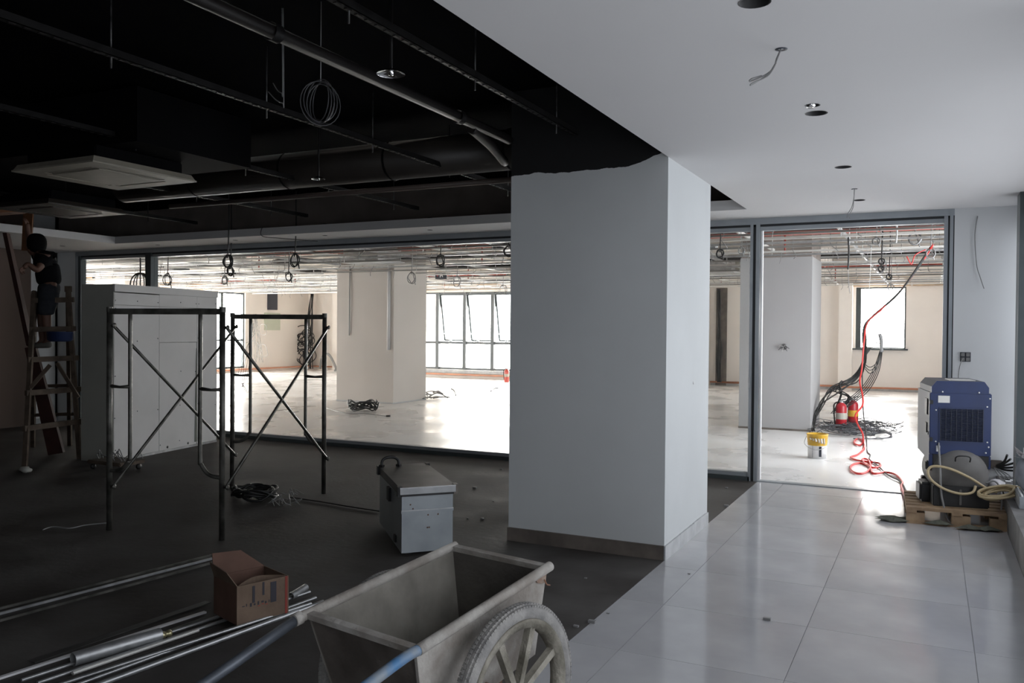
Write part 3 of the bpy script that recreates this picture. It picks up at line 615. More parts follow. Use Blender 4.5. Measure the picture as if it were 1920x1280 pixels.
tag(MB().tube(cr([V((b.x, 26.2, .05)), V((b.x + .2, 26.1, .5)), V((b.x + .5, 26.1, .6)), V((b.x + .9, 26.0, .15)), V((b.x + 1.2, 25.6, .02))], 6), .05, 6).build('cable_tail', 'wiregrey'), 'thick cable tail spilling right from the corner tangle', 'cable')
b = plx(468, 690, FX0); bundle('cable_bundle', V((FX0 + .5, b.y, .35)), V((FX0 + .25, b.y, 2.1)), 'thin brown grey wires hanging beside the left office window', 6, .18, 5, .009, 'wiregrey', 3)
q = pd(461, 700, 13.2); t = thing('loose_wires', 'loose wire ends seen through the right scaffold frame', 'wire', q)
for k in range(5): MB().tube(cr([pd(474 + k, 600 + k * 6, 17.9), pd(470 - k * 3, 660, 17.9), pd(463 - k * 4, 705, 17.9), pd(452 + k * 2, 727, 17.9), fl(450 + k * 3, 734, .01)], 5), .004, 4).build('wire', 'wire', t)
q = ply(655, 640, 17.0)
tag(MB().tube(cr([pd(x, y, 20.5) for x, y in ((655, 620), (651, 640), (649, 690), (652, 713), (656, 714), (656, 650), (662, 630), (666, 640), (660, 652))], 5), .008, 5).build('hanging_loop', 'wire'), 'long thin wire loop hanging left of the white office column', 'wire')
# cables on the wall seen right of the near column
b = ply(1349, 718, 25.3); bundle('wall_cable_strip', V((b.x, 25.35, .1)), V((b.x - .05, 25.35, 2.86)), 'dark flat cable strip down the back wall right of the near column', 8, .07, 9, .016)
tag(MB().box((b.x - .16, 25.46, 0), (b.x + .16, 25.5, 2.9)).build('wall_chase', 'skirtbrown'), 'brown chase strip in the back wall behind the cable strip', 'wall strip')
# ================================================================== THINGS ON THE OFFICE FLOOR
def flcoil(c, r, n, th, seed, m='wire', lift=.12):
    r_ = random.Random(seed); pts = []
    for i in range(n * 10):
        a = 2 * PI * i / 10; q = r * r_.uniform(.75, 1.1); pts.append(c + V((math.cos(a) * q * 1.2, math.sin(a) * q, th + r_.random() * lift)))
    return MB().tube(cr(pts, 3), th, 5)
c_ = fl(680, 770); tag(flcoil(c_, .26, 6, .014, 2, 'wire', .2).build('cable_coil', 'wire'), 'loose coil of black cable on the office floor in front of the white column', 'cable')
tag(MB().tube(cr([fl(612, 765), fl(650, 775), fl(690, 776), fl(728, 781)], 5), .012, 5).build('floor_cable', 'wiregrey'), 'straight cable lying across the floor under the black coil', 'cable')
tag(MB().tube([fl(724, 780, .01), fl(732, 780, .01)], .02, 6).build('cable_plug', 'wire'), 'dark plug at the end of the straight floor cable', 'plug')
tag(MB().tube(cr([fl(515, 770), fl(530, 769), fl(545, 773), fl(560, 772)], 5), .01, 5).build('floor_wire', 'wiregrey'), 'short pale wire on the floor behind the right scaffold frame', 'wire')
mb = MB(); r_ = random.Random(4)
for k in range(26):
    a = fl(r_.uniform(765, 815), r_.uniform(738, 748), .02); d = V((r_.uniform(-.5, .5), r_.uniform(-.4, .4), 0)); mb.tube(cr([a, a + d * .5 + V((0, 0, r_.uniform(0, .14))), a + d + V((0, 0, .02))], 4), .012, 5)
tag(mb.build('cable_scraps', 'wiregrey'), 'heap of grey cable scraps on the floor right of the white column', 'cable scraps', kind='stuff')
for k, (pts, lab) in enumerate((([(812, 735), (822, 733), (830, 738)], 'short curved wire right of the cable scrap heap'), ([(846, 728), (852, 732), (855, 741)], 'bent black wire on the bright floor before the windows'), ([(920, 733), (926, 728), (934, 727)], 'small curved wire on the bright floor near the extinguisher'))):
    tag(MB().tube(cr([fl(*q, .015) for q in pts], 5), .014, 5).build('floor_wire', 'wire'), lab, 'wire')
def extinguisher(p, h, r, lab, yellow=False, m='extred'):
    t = thing('fire_extinguisher', lab, 'fire extinguisher', p)
    MB().lathe([(.001, 0), (r * .95, 0), (r, .01), (r, h * .72), (r * .85, h * .80), (r * .4, h * .86), (r * .35, h * .88)], p, n=18).build('cylinder', m, t)
    MB().lathe([(r * 1.01, h * .35), (r * 1.01, h * .55)], p, n=18).build('label_band', 'yellow' if yellow else 'offwhite', t)
    MB().lathe([(r * .38, h * .86), (r * .38, h * .93), (.001, h * .93)], p, n=10).build('valve', 'galv', t)
    MB().beam(p + V((-r * .2, 0, h * .95)), p + V((r * .9, 0, h * .99)), .02, .012).beam(p + V((-r * .2, 0, h * .92)), p + V((r * .8, 0, h * .90)), .02, .012).build('lever', 'blackplastic', t)
    MB().tube(cr([p + V((-r * .3, 0, h * .9)), p + V((-r * 1.3, -.01, h * .8)), p + V((-r * 1.25, -.01, h * .4)), p + V((-r * 1.1, -.01, h * .15))], 6), .012, 6).build('hose', 'blackplastic', t); return t
e1 = fl(1577, 806); extinguisher(V((e1.x, e1.y, 0)), .52, .085, 'red fire extinguisher standing left in the cable heap')
e2 = fl(1599, 800); extinguisher(V((e2.x, e2.y, 0)), .52, .085, 'red fire extinguisher with yellow label standing right in the cable heap', True)
e3 = fl(950, 716); extinguisher(V((e3.x, e3.y, 0)), .46, .075, 'pale red fire extinguisher standing below the back windows', m=mat('faded_extinguisher_red', (.55, .10, .08), .4))
# paint bucket
p = fl(1532, 858); p = V((p.x, p.y, 0))
t = thing('paint_bucket', 'yellow and white paint bucket standing on the office floor', 'bucket', p)
MB().lathe([(.001, .005), (.105, .005), (.112, .0), (.116, .165)], p, n=28).build('white_lower_wall', 'white', t)
MB().lathe([(.116, .165), (.128, .295), (.133, .30), (.133, .31), (.122, .31), (.098, .17)], p, n=28).build('yellow_upper_wall', 'yellow', t)
for z in (.205, .26): MB().lathe([(.1195 + (z - .19) * .1, z - .003), (.123 + (z - .19) * .1, z), (.1195 + (z - .19) * .1, z + .003)], p, n=28).build('rib', 'yellow', t)
MB().tube(cr([p + V((-.13, -.02, .27)), p + V((-.14, -.1, .18)), p + V((0, -.17, .12)), p + V((.13, -.1, .17)), p + V((.13, -.02, .27))], 6), .004, 5).build('bail_handle', 'galv', t)
MB().beam(p + V((.05, -.112, .03)), p + V((.05, -.117, .16)), .03, .004, (0, 1, 0)).build('label', 'darkgrille', t)
MB().beam(p + V((-.04, -.116, .02)), p + V((-.04, -.121, .17)), .003, .003, (0, 1, 0)).build('seam', 'ink', t)
for k in range(6): a_ = -2.2 + k * .28; MB().tube(cr([p + V((math.cos(a_) * .123, math.sin(a_) * .123, .26)), p + V((math.cos(a_ + .1) * .121, math.sin(a_ + .1) * .121, .24 - .01 * k))], 3), .012, 5).build('splash', 'offwhite' if k % 2 else 'white', t)
# tangled cable heap and the cables dropping into it
mb = MB(); r_ = random.Random(21); ctr = fl(1600, 812)
for k in range(85):
    a = fl(r_.gauss(1596, 30), r_.uniform(799, 819), 0); rad = r_.uniform(.08, .32); a0 = r_.uniform(0, 2 * PI); arc = r_.uniform(2.0, 6.5); hz_ = r_.uniform(.01, .08); pts = []
    for j in range(8): u_ = a0 + arc * j / 7; pts.append(V((a.x + math.cos(u_) * rad * 1.15, a.y + math.sin(u_) * rad * .8, hz_ + .07 * r_.random())))
    mb.tube(cr(pts, 4), .006, 4)
for k in range(8):
    pts = [fl(1625 + k * 2, 816, .03), fl(1650, 812 - k, .07), fl(1664 + k, 812, .10), fl(1672 - k, 820, .03), fl(1640, 822, .02), fl(1600, 822, .02)]; mb.tube(cr(pts, 4), .008, 4)
tag(mb.build('cable_heap', mat('dusty_dark_cable', (.13, .135, .145), .5, scale=15, col2=(.03, .03, .035))), 'wide heap of tangled dark cables round the two fire extinguishers', 'cable heap', kind='stuff')
t = thing('cable_bundle', 'bundle of black cables sweeping from the ceiling down towards the paint bucket', 'cable', pd(1560, 800, 14.6))
for k in range(9):
    j = lambda s: r_.uniform(-s, s) * 1.7
    pts = [pd(1745 + j(3), 465 + j(2), 11.0), pd(1690 + j(1), 545 + j(1), 11.9), pd(1652 + j(1), 580 + j(1), 12.8), pd(1624 + j(1), 606, 13.4), pd(1621 + j(2), 640, 13.8), pd(1618 + j(3), 680, 14.2), pd(1600 + j(4), 712 + j(3), 14.4), pd(1565 + j(6), 735 + j(5), 14.3), pd(1535 + j(5), 765 + j(6), 14.1), pd(1520 + j(4), 800, 13.9), pd(1522 + j(7), 818, 13.6)]
    if k > 2: pts = pts[2:]
    if k > 4: pts = pts[:6] + [pd(1580 + k * 2, 745, 14.5), pd(1556 + k * 3, 775, 14.6), pd(1550 + k * 4, 805, 14.7)]
    MB().tube(cr(pts, 5), .012 if k < 3 else .010, 6).build('cable', 'wire', t)
t = thing('cable_loop', 'big black cable loops standing right of the sweeping bundle', 'cable', pd(1620, 760, 14.5))
for k in range(5):
    o_ = k * 3.0; MB().tube(cr([pd(1622, 668, 14.2), pd(1628 + o_, 645, 14.2), pd(1640 + o_, 632 + o_, 14.2), pd(1651, 633 + o_ * .5, 14.2), pd(1654 - o_ * .3, 655, 14.2), pd(1648 - o_, 695, 14.3), pd(1630 - o_ * 1.5, 730, 14.4), pd(1605 - o_ * 3, 752 + o_, 14.4), pd(1570 - o_, 775, 14.4)], 5), .007, 6).build('cable', 'wire', t)
for k in range(3): MB().tube(cr([pd(1622, 683 + 4 * k, 14.2), pd(1632, 688 + 6 * k, 14.2), pd(1645, 678 + 4 * k, 14.2), pd(1652, 655, 14.2)], 5), .007, 5).build('cable', 'wire', t)
MB().tube(cr([pd(1649, 626, 14.2), pd(1652, 635, 14.2), pd(1653, 660, 14.2)], 5), .03, 6).build('tied_bunch', 'wiregrey', t)
tag(MB().tube(cr([pd(1579, 714, 14.3), pd(1574, 722, 14.3), pd(1577, 740, 14.4), pd(1565, 770, 14.5)], 5), .02, 6).build('cable_stub', 'wire'), 'short thick cable stub sticking up over the left extinguisher', 'cable')
# red air hose from the ceiling, across the floor to the compressor
red = [pd(1750, 458, 10.9), pd(1728, 492, 11.3), pd(1690, 543, 12.0), pd(1650, 582, 12.8), pd(1626, 606, 13.3), pd(1620, 640, 13.5), pd(1616, 690, 13.5), pd(1612, 715, 13.4), pd(1617, 740, 13.2), pd(1617, 760, 13.0), pd(1604, 778, 12.8), pd(1608, 795, 12.6), pd(1617, 812, 12.3)]
red += [fl(*q, .015) for q in [(1618, 828), (1612, 834), (1603, 832), (1602, 826), (1610, 822), (1619, 828), (1620, 840), (1608, 852), (1595, 857), (1605, 862), (1625, 865), (1648, 868), (1650, 874), (1635, 876), (1619, 866), (1618, 860), (1628, 862), (1632, 876), (1622, 886), (1606, 887), (1595, 880), (1597, 872), (1612, 868), (1630, 874), (1637, 887), (1660, 885), (1680, 890), (1692, 904), (1690, 913)]]
red += [V((-0.18, 8.75, .06)), V((-.02, 8.55, .2))]
tag(MB().tube(cr(red, 6), .013, 7).build('air_hose', 'red'), 'long red air hose dropping from the ceiling and coiling on the floor to the compressor', 'hose')
tag(MB().tube(cr([pd(1700, 480, 11.0), pd(1709, 495, 11.0), pd(1716, 478, 11.0), pd(1735, 468, 11.0)], 5), .007, 5).build('hose_offcut', 'red'), 'small red wire crossing left of the hose top', 'wire')
blk = [pd(1622, 610, 13.7), pd(1617, 680, 13.6), pd(1618, 760, 13.3), fl(1624, 820, .1), fl(1626, 845, .015), fl(1632, 852, .015), fl(1630, 860, .015), fl(1645, 872, .015), fl(1665, 890, .015), fl(1690, 904, .015), V((-.16, 8.9, .03)), V((0.0, 8.65, .12))]
tag(MB().tube(cr(blk, 6), .009, 6).build('extension_cable', 'wire'), 'black power cord running beside the red hose to the compressor', 'cord')
# ================================================================== COMPRESSOR ON ITS PALLET
pl_ = thing('wooden_pallet', 'low worn wooden pallet under the blue compressor', 'pallet', (0.2, 8.3, 0), math.radians(3))
tr = wm(pl_)
def lb(a, b, name, m, par, r=None, trm=None):
    q = MB(); (q.bbox(a, b, r) if r else q.box(a, b)); T = trm or wm(par); q.v = [T @ v for v in q.v]; return q.build(name, m, par)
for i in range(6):
    y0 = -0.38 + i * .145; lb((-.40, y0, .115), (.36, y0 + .095, .137), 'deck_board', 'pallet', pl_)
for x0 in (-.40, -.06, .28):
    lb((x0, -.38, .093), (x0 + .08, .44, .115), 'stringer_board', 'pallet', pl_)
    for y0 in (-.37, -.02, .34): lb((x0 if x0 < 0.2 else x0 - .06, y0, .018), (x0 + .14 if x0 < .2 else x0 + .08, y0 + .09, .093), 'block', 'pallet', pl_)
for y0 in (-.38, .35): lb((-.40, y0, 0.0), (.36, y0 + .09, .018), 'bottom_board', 'pallet', pl_)
cl_ = MB(); r_ = random.Random(8)
for k in range(14):
    a = V((-.27 + r_.uniform(-.08, .9 if k > 8 else .12), 7.93 + r_.uniform(-.05, .1) - (0 if k < 9 else .02), .004)); pts = [a]
    n_ = 7; base = []; 
    for j in range(n_): aa = 2 * PI * j / n_; rr2 = r_.uniform(.04, .10); base.append(a + V((math.cos(aa) * rr2 * 1.3, math.sin(aa) * rr2 * .7, r_.uniform(0, .02))))
    cl_.add(base + [a + V((0, 0, .025 + r_.random() * .02))], [(j, (j + 1) % n_, n_) for j in range(n_)] + [list(range(n_))[::-1]])
tag(cl_.build('dirty_cloth', 'dust'), 'dirty green grey rags and dust spilled round the pallet front', 'rag', kind='stuff')
cp = thing('air_compressor', 'blue and grey screw air compressor on top of a grey tank', 'compressor', (0.215, 8.22, .137), math.radians(9))
T = wm(cp)
def cb(a, b, name, m, r=None, par=None): 
    q = MB(); (q.bbox(a, b, r) if r else q.box(a, b)); q.v = [T @ v for v in q.v]; return q.build(name, m, par or cp)
Wd = .238; z0 = .365; z1 = .955; zt = 1.055
q = MB().prism([(-Wd + .004, .0, z0), (-Wd + .004, .62, z0 + .03), (-Wd + .004, .64, z0 + .12), (-Wd + .004, .64, z1), (-Wd + .004, 0, z1)], (2 * Wd - .008, 0, 0)); q.v = [T @ v for v in q.v]; q.build('cabinet', 'greycoat', cp)
# blue front door with raised frame, louvred grille
door = cb((-Wd, -.025, z0 + .06), (Wd, 0.002, z1), 'front_panel', 'blue', .006)
cb((-Wd + .03, -.02, z0 - .03), (Wd - .01, .004, z0 + .06), 'kick_panel', 'blackplastic', .004)
cb((-Wd, -.02, z0 - .05), (-Wd + .03, .01, z0 + .06), 'corner_post', 'blue', .004); cb((Wd - .02, -.02, z0 - .05), (Wd, .01, z0 + .06), 'corner_post', 'blue', .004)
cb((-Wd + .075, -.030, z0 + .17), (Wd - .055, -.024, z1 - .125), 'grille_back', 'darkgrille', None, door)
gx0, gx1 = -Wd + .085, Wd - .065; gz0, gz1 = z0 + .18, z1 - .135
for i in range(22):
    zz = gz0 + (gz1 - gz0) * (i + .5) / 22
    q = MB().beam((gx0, -.034, zz), (gx1, -.034, zz), .010, .0045, (0, -.5, 1)); q.v = [T @ v for v in q.v]; q.build('louvre', 'louvreblue', door)
for i in range(9):
    xx = gx0 + (gx1 - gx0) * i / 8; q = MB().beam((xx, -.037, gz0), (xx, -.037, gz1), .004, .003, (0, 1, 0)); q.v = [T @ v for v in q.v]; q.build('grille_bar', 'darkgrille', door)
for (x0, x1, za, zb) in ((gx0 - .014, gx1 + .014, gz1, gz1 + .012), (gx0 - .014, gx1 + .014, gz0 - .012, gz0), (gx0 - .014, gx0, gz0, gz1), (gx1, gx1 + .014, gz0, gz1)): cb((x0, -.032, za), (x1, -.024, zb), 'grille_frame', 'blue', .002, door)
cb((-Wd + .065, -.029, z1 - .085), (-Wd + .155, -.025, z1 - .025), 'nameplate', 'galvwhite', None, door)
cb((-Wd + .055, -.029, z0 + .085), (-Wd + .085, -.025, z0 + .135), 'sticker', 'white', None, door)
for (xx, zz) in ((-Wd + .05, z1 - .15), (-Wd + .05, z0 + .17), (Wd - .015, z1 - .04), (Wd - .035, z1 - .11), (Wd - .03, z0 + .18), (Wd - .02, z0 + .14), (Wd - .04, z0 + .09), (-.01, z0 + .08)):
    q = MB().lathe([(.001, .006), (.005, .005), (.007, 0)], (xx, -.026, zz), (0, -1, 0), 8); q.v = [T @ v for v in q.v]; q.build('screw', 'white', door)
for zz in (z1 - .10, z0 + .17): cb((-Wd + .0, -.04, zz), (-Wd + .026, -.02, zz + .035), 'hinge', 'blackplastic', .004)
# chamfered hood
prof = [(-Wd + .015, z1), (-Wd + .015, z1 + .05), (-Wd + .055, zt), (Wd - .055, zt), (Wd - .02, z1 + .05), (Wd - .02, z1)]
q = MB().prism([(a, -.018, b) for a, b in prof], (0, .024, 0)); q.v = [T @ v for v in q.v]; q.build('hood_front', 'blue', cp)
q = MB().prism([(a, .006, b) for a, b in prof], (0, .60, 0)); q.v = [T @ v for v in q.v]; q.build('hood', 'greycoat', cp)
cb((-.06, .1, zt), (.14, .35, zt + .006), 'hood_plate', 'galvwhite', .002)
for xx in (-.14, .14):
    q = MB().lathe([(.001, .012), (.006, .01), (.006, 0)], (xx, -.028, z1 + .004), (0, 0, 1), 8); q.v = [T @ v for v in q.v]; q.build('bolt', 'white', cp)
cb((-Wd - .006, .08, z1 - .20), (-Wd + .004, .20, z1 - .06), 'side_opening', 'blackplastic', .003); cb((-Wd - .006, .1, z1 - .36), (-Wd + .004, .17, z1 - .27), 'side_opening', 'blackplastic', .003)
cb((-Wd - .004, .03, z1 - .37), (-Wd + .004, .05, z1 - .34), 'side_switch', 'greycoat', .002)
# tank with dished end towards the camera
R_ = .22; tc = V((.005, -.12, .255))
prof = [(.001, 0.0), (.06, .004), (.12, .02), (.17, .05), (R_, .10), (R_, .62), (.17, .68), (.001, .70)]
q = MB().lathe([(r, h) for r, h in prof], tc, (0, 1, 0), 36); q.v = [T @ v for v in q.v]; tk = q.build('tank', 'tankgrey', cp)
q = MB().tube(cr([tc + V((-.055, .0, .13)), tc + V((-.055, -.02, .165)), tc + V((-.03, -.03, .18)), tc + V((.03, -.03, .18)), tc + V((.055, -.02, .165)), tc + V((.055, 0, .13))], 5), .006, 6); q.v = [T @ v for v in q.v]; q.build('grab_handle', 'blackplastic', tk)
for (a, b) in (((-.22, .02, 0), (-.12, .10, .16)), ((.12, .02, 0), (.22, .10, .16)), ((-.22, .45, 0), (-.12, .53, .16)), ((.12, .45, 0), (.22, .53, .16))): cb(a, b, 'foot', 'blackplastic', .006)
cb((-.22, -.13, .0), (.21, -.02, .175), 'front_skid_box', 'blackplastic', .008); cb((-.02, -.14, .02), (.0, -.12, .15), 'skid_rib', 'tankgrey', .003)
cb((-.30, .02, .0), (-.2, .25, .17), 'pump_box', 'blackplastic', .02); cb((-.26, .0, .28), (-.21, .06, .36), 'valve_block', 'blackplastic', .01)
q = MB().tube(cr([(-.165, -.03, z0 + .16), (-.168, -.15, .30), (-.165, -.16, .18), (-.15, -.17, .05), (-.10, -.22, -.11), (.05, -.30, -.13), (.22, -.26, -.12), (.30, -.12, .0), (.31, -.05, .15), (.27, -.03, .22), (.20, -.03, .20)], 7), .008, 7); q.v = [T @ v for v in q.v]; tag(q.build('power_cable', 'wiregrey'), 'dark grey cable looping from the compressor front to the floor and back', 'cable')
q = MB().tube(cr([(.10, -.15, .19), (.07, -.18, .14), (-.02, -.19, .125), (-.14, -.18, .155), (-.235, -.16, .22), (-.262, -.14, .29), (-.22, -.13, .335), (-.1, -.15, .325), (.05, -.16, .26), (.19, -.12, .17), (.28, -.04, .13)], 8), .011, 8); q.v = [T @ v for v in q.v]; tag(q.build('garden_hose', 'beige'), 'beige hose looping in front of the compressor tank', 'hose')
tq = MB(); hp = []
for k in range(6 * 12):
    a = 2 * PI * k / 12; t_ = k / 72; rx = .125 - .03 * math.sin(5 * t_ * PI); ry = .045 + .015 * math.sin(7 * t_)
    hp.append(V((.50 + math.cos(a) * rx, 8.02 + math.sin(a) * ry * 1.4, .285 + math.cos(a) * .03 + math.sin(a) * .028 + .02 * math.sin(11 * t_) + .01 * (k // 12 % 3))))
tq.tube(cr(hp, 3), .0105, 6)
tag(tq.build('hose_coil', 'beige'), 'flattened coil of beige hose lying on the window curb', 'hose')
# box of louvres, sack, cut cables on the curb
t = thing('metal_louvre_box', 'grey ribbed metal box on the window curb under the sack', 'box', (.72, 7.9, .25))
MB().bbox((.615, 7.62, .25), (.80, 8.12, .345), .004).build('case', 'alu', t)
for i in range(6): MB().box((.63 + .028 * i, 7.62, .345), (.641 + .028 * i, 8.12, .356)).build('rib', 'white', t)
def blob(c, sx, sy, sz, seed, n=14, m=10, rough=.06):
    r_ = random.Random(seed); vs = []; fs = []
    for i in range(m + 1):
        th = PI * i / m
        for j in range(n):
            a = 2 * PI * j / n; k = 1 + r_.uniform(-rough, rough); sh_ = math.sin(th) ** .7
            vs.append(V(c) + V((math.cos(a) * sh_ * sx * k, math.sin(a) * sh_ * sy * k, -math.cos(th) * sz)))
    for i in range(m):
        for j in range(n): fs.append((i * n + j, i * n + (j + 1) % n, (i + 1) * n + (j + 1) % n, (i + 1) * n + j))
    return MB().add(vs, fs, True)
t = thing('grey_sack', 'full grey woven sack with white plastic film at its mouth on the curb', 'sack', (.74, 7.9, .356))
o = blob((.735, 7.88, .49), .135, .16, .145, 5).build('sack_body', 'bagm', t); o.modifiers.new('s', 'SUBSURF').levels = 1; o.modifiers['s'].render_levels = 2
r_ = random.Random(3); fm = MB()
for k in range(34):
    a = r_.uniform(0, 2 * PI); c0 = V((.73 + math.cos(a) * .04, 7.86 + math.sin(a) * .05, .60)); d = V((math.cos(a) * r_.uniform(.05, .13), math.sin(a) * r_.uniform(.05, .13), r_.uniform(.02, .09))); sd = V((-math.sin(a), math.cos(a), 0)) * r_.uniform(.015, .035)
    fm.add([c0 - sd, c0 + sd, c0 + d * .6 + sd * 1.4 + V((0, 0, .01)), c0 + d * .6 - sd * 1.2, c0 + d + V((0, 0, r_.uniform(-.03, .03)))], [(0, 1, 2, 3), (3, 2, 4)])
fm.build('plastic_film', 'fluff', t)
t = thing('cut_cables', 'stub of dark cut cables coming out of the end wall above the curb', 'cable', (.56, 9.3, .38))
wp = ply(1868, 872, YP - .065)
MB().bbox((wp.x - .05, YP - .09, wp.z - .03), (wp.x + .05, YP - .06, wp.z + .05), .006).build('wall_box', 'skirtbrown', t)
for k in range(5): MB().tube(cr([wp + V((0, -.02, 0)), wp + V((.06, -.06, -.03 + .02 * k)), wp + V((.2 - .03 * k, -.12, -.02 + .035 * k))], 5), .010, 6).build('cable', 'wire', t)
for k in range(4): MB().tube(cr([wp + V((-.02, -.02, -.02)), wp + V((.0 + .03 * k, -.15, -.06)), wp + V((.05 + .03 * k, -.25, -.13))], 5), .005, 5).build('thin_wire', 'wiregrey', t)
mb = MB(); r_ = random.Random(12)
for k in range(12):
    a = V((r_.uniform(.60, .82), r_.uniform(8.2, 9.1), .2505)); mb.bbox(a, a + V((r_.uniform(.04, .12), r_.uniform(.06, .2), .006)), .002)
tag(mb.build('paper_scraps', 'white'), 'white paper scraps scattered on the window curb', 'paper', kind='stuff')
q = blob((.50, 8.42, .30), .07, .07, .05, 9, 9, 6, .25); tag(q.build('plastic_bag', 'fluff'), 'crumpled clear plastic bag between the tank and the curb', 'bag')
# wall socket box with wire
p = ply(1810, 669, YP - .06)
t = thing('wall_junction_box', 'open grey junction box in the end wall with a wire hanging out', 'junction box', p)
MB().box((p.x - .045, p.y - .006, p.z - .045), (p.x + .045, p.y + .0, p.z + .045)).build('back_box', 'darkgrille', t)
for dx, dz in ((-.022, .022), (.022, .022), (-.022, -.022), (.022, -.022)): MB().bbox((p.x + dx - .017, p.y - .014, p.z + dz - .017), (p.x + dx + .017, p.y - .005, p.z + dz + .017), .002).build('knockout', 'wiregrey', t)
MB().tube(cr([p + V((-.02, -.015, -.01)), p + V((-.04, -.04, -.06)), p + V((-.055, -.03, -.14)), p + V((-.06, -.02, -.24))], 5), .004, 5).build('wire', 'wiregrey', t)
a = [ply(1833, 405, YP - .065), ply(1828, 440, YP - .075), ply(1831, 495, YP - .075), ply(1838, 520, YP - .08), ply(1845, 541, YP - .09)]
tag(MB().tube(cr(a, 6), .004, 5).build('wall_wire', 'wiregrey'), 'thin wire hanging down the white end wall above the socket box', 'wire')
def ceiling_wire(p, ends, lab, m='wiregrey'):
    t = thing('ceiling_wire', lab, 'wire', (p.x, p.y, H)); MB().lathe([(.012, -.002), (.026, -.002), (.026, .001)], (p.x, p.y, H), n=12).build('cut_edge', 'darkgrille', t)
    for e in ends: MB().tube(cr([V((p.x, p.y, H + .005))] + e, 6), .0032, 5).build('wire', m, t)
p = fl(1465, 92, H); d = 3.72
ceiling_wire(p, [[pd(1456, 110, d - .1), pd(1450, 128, d - .15), pd(1432, 142, d - .2), pd(1407, 152, d - .25), pd(1409, 148, d - .25), pd(1428, 142, d - .2)], [pd(1458, 108, d - .1), pd(1452, 122, d - .15), pd(1438, 141, d - .2), pd(1409, 159, d - .25), pd(1412, 155, d - .25), pd(1440, 142, d - .2), pd(1455, 118, d - .15)]], 'pair of bent wires hanging from the white ceiling nearest the camera')
p = fl(1602, 354, H); d = 7.15
ceiling_wire(p, [[pd(1601, 370, d), pd(1597, 388, d), pd(1590, 400, d), pd(1588, 408, d)], [pd(1601, 372, d), pd(1599, 390, d), pd(1592, 403, d), pd(1594, 410, d)]], 'thin double wire hanging from the white ceiling beside the last downlight hole')
# ================================================================== BLACK CEILING SERVICES
def chan(px, z, y0, y1, lab, dots=True):
    x = px; t = thing('ceiling_channel', lab, 'channel', (x, (y0 + y1) / 2, z))
    MB().box((x - .02, y0, z), (x + .02, y1, z + .003)).box((x - .02, y0, z), (x - .017, y1, z + .04)).box((x + .017, y0, z), (x + .02, y1, z + .04)).build('channel', 'blacksheen', t)
    if dots:
        mb = MB(); y = y0 + .05
        while y < y1: mb.box((x - .009, y, z - .004), (x + .009, y + .035, z)); y += .075
        o = mb.build('rib_line', 'blackduct', t); o['kind'] = 'stuff'
    y = y0 + .6
    while y < y1:
        MB().tube([(x, y, z - .06), (x, y, ZB)], .005, 6).build('hanger_rod', 'rodm' if dots else 'blacksheen', t); y += 1.15
chan(-3.84, 3.0, -1.0, 8.5, 'black perforated channel hanging left of the cable coil and past the duct')
chan(-2.32, 3.0, -1.0, 5.7, 'black perforated channel nearest the white ceiling edge')
chan(-5.45, 3.0, 0.5, 8.5, 'black perforated channel behind the white cassette unit')
chan(-7.1, 3.0, 1.5, 8.5, 'black channel farthest left in the black ceiling')
chan(-9.0, 3.0, 2.5, 8.5, 'black channel above the man on the ladder', False)
t = thing('black_pipe', 'long black pipe with a pale glint running away under the black ceiling', 'pipe', (-2.88, 3, 3.02))
MB().tube([(-2.88, -1, 3.03), (-2.88, 5.75, 3.03)], .035, 12).build('pipe', 'blackduct', t)
for y in (1.5, 3.2, 5.0): MB().lathe([(.045, -.03), (.045, .03)], (-2.88, y, 3.03), (0, 1, 0), 12).build('coupling', 'blacksheen', t)
t = thing('black_duct', 'big round black air duct crossing in front of the near column top', 'duct', (-5, 6.15, 2.95))
MB().tube([(-7.9, 6.45, 3.12), (-2.885, 6.45, 3.12)], .17, 20).build('duct', mat('lit_black_duct', (.04, .034, .03), .45, var=.3, scale=3), t)  # black lifted towards brown for the light on the duct underside
for x in (-6.8, -5.6, -4.4, -3.2): MB().lathe([(.176, -.012), (.18, 0), (.176, .012)], (x, 6.45, 3.12), (1, 0, 0), 20).build('seam_ring', 'blacksheen', t)
tag(MB().tube([(-7.4, 6.62, 2.90), (-2.885, 6.62, 2.90)], .025, 10).build('refrigerant_pipe', mat('dusty_brown_pipe', (.11, .085, .075), .5)), 'thin brownish pipe running under the big black duct', 'pipe')
tag(MB().box((-6.9, 4.35, 2.95), (-5.2, 5.5, 3.35)).build('cassette_plenum', 'black'), 'black box body above the white cassette unit', 'duct box')
tag(MB().tube(cr([(-2.9, 5.2, 3.0), (-3.0, 5.7, 2.98), (-3.1, 6.1, 2.95), (-3.2, 6.3, 3.0)], 6), .035, 8).build('black_elbow', 'blackduct'), 'black bent pipe joining the long pipe to the duct', 'pipe')
pc = ply(178, 303, 4.22)
cas = cassette((-5.97, 4.705, 2.8), .96, 'white square cassette air conditioner in the black ceiling', rz=math.radians(-1), panel='cassette', h=.1, body='black')
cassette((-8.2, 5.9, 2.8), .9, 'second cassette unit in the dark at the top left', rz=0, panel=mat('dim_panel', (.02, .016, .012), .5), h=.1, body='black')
def pendant(px, py, z, r, lab):
    p = fl(px, py, z); t = thing('chrome_ceiling_disc', lab, 'ceiling light', p)
    MB().lathe([(r, 0), (r * .96, .006), (r * .35, .022), (.001, .026)], p, n=32).build('dish', 'chrome', t)
    MB().lathe([(.001, -.008), (.012, -.006), (.014, .02)], p, n=12).build('centre_stud', 'chrome', t)
    MB().tube([p + V((0, 0, .02)), (p.x, p.y, ZB)], .008, 8).build('stem', 'blacksheen', t)
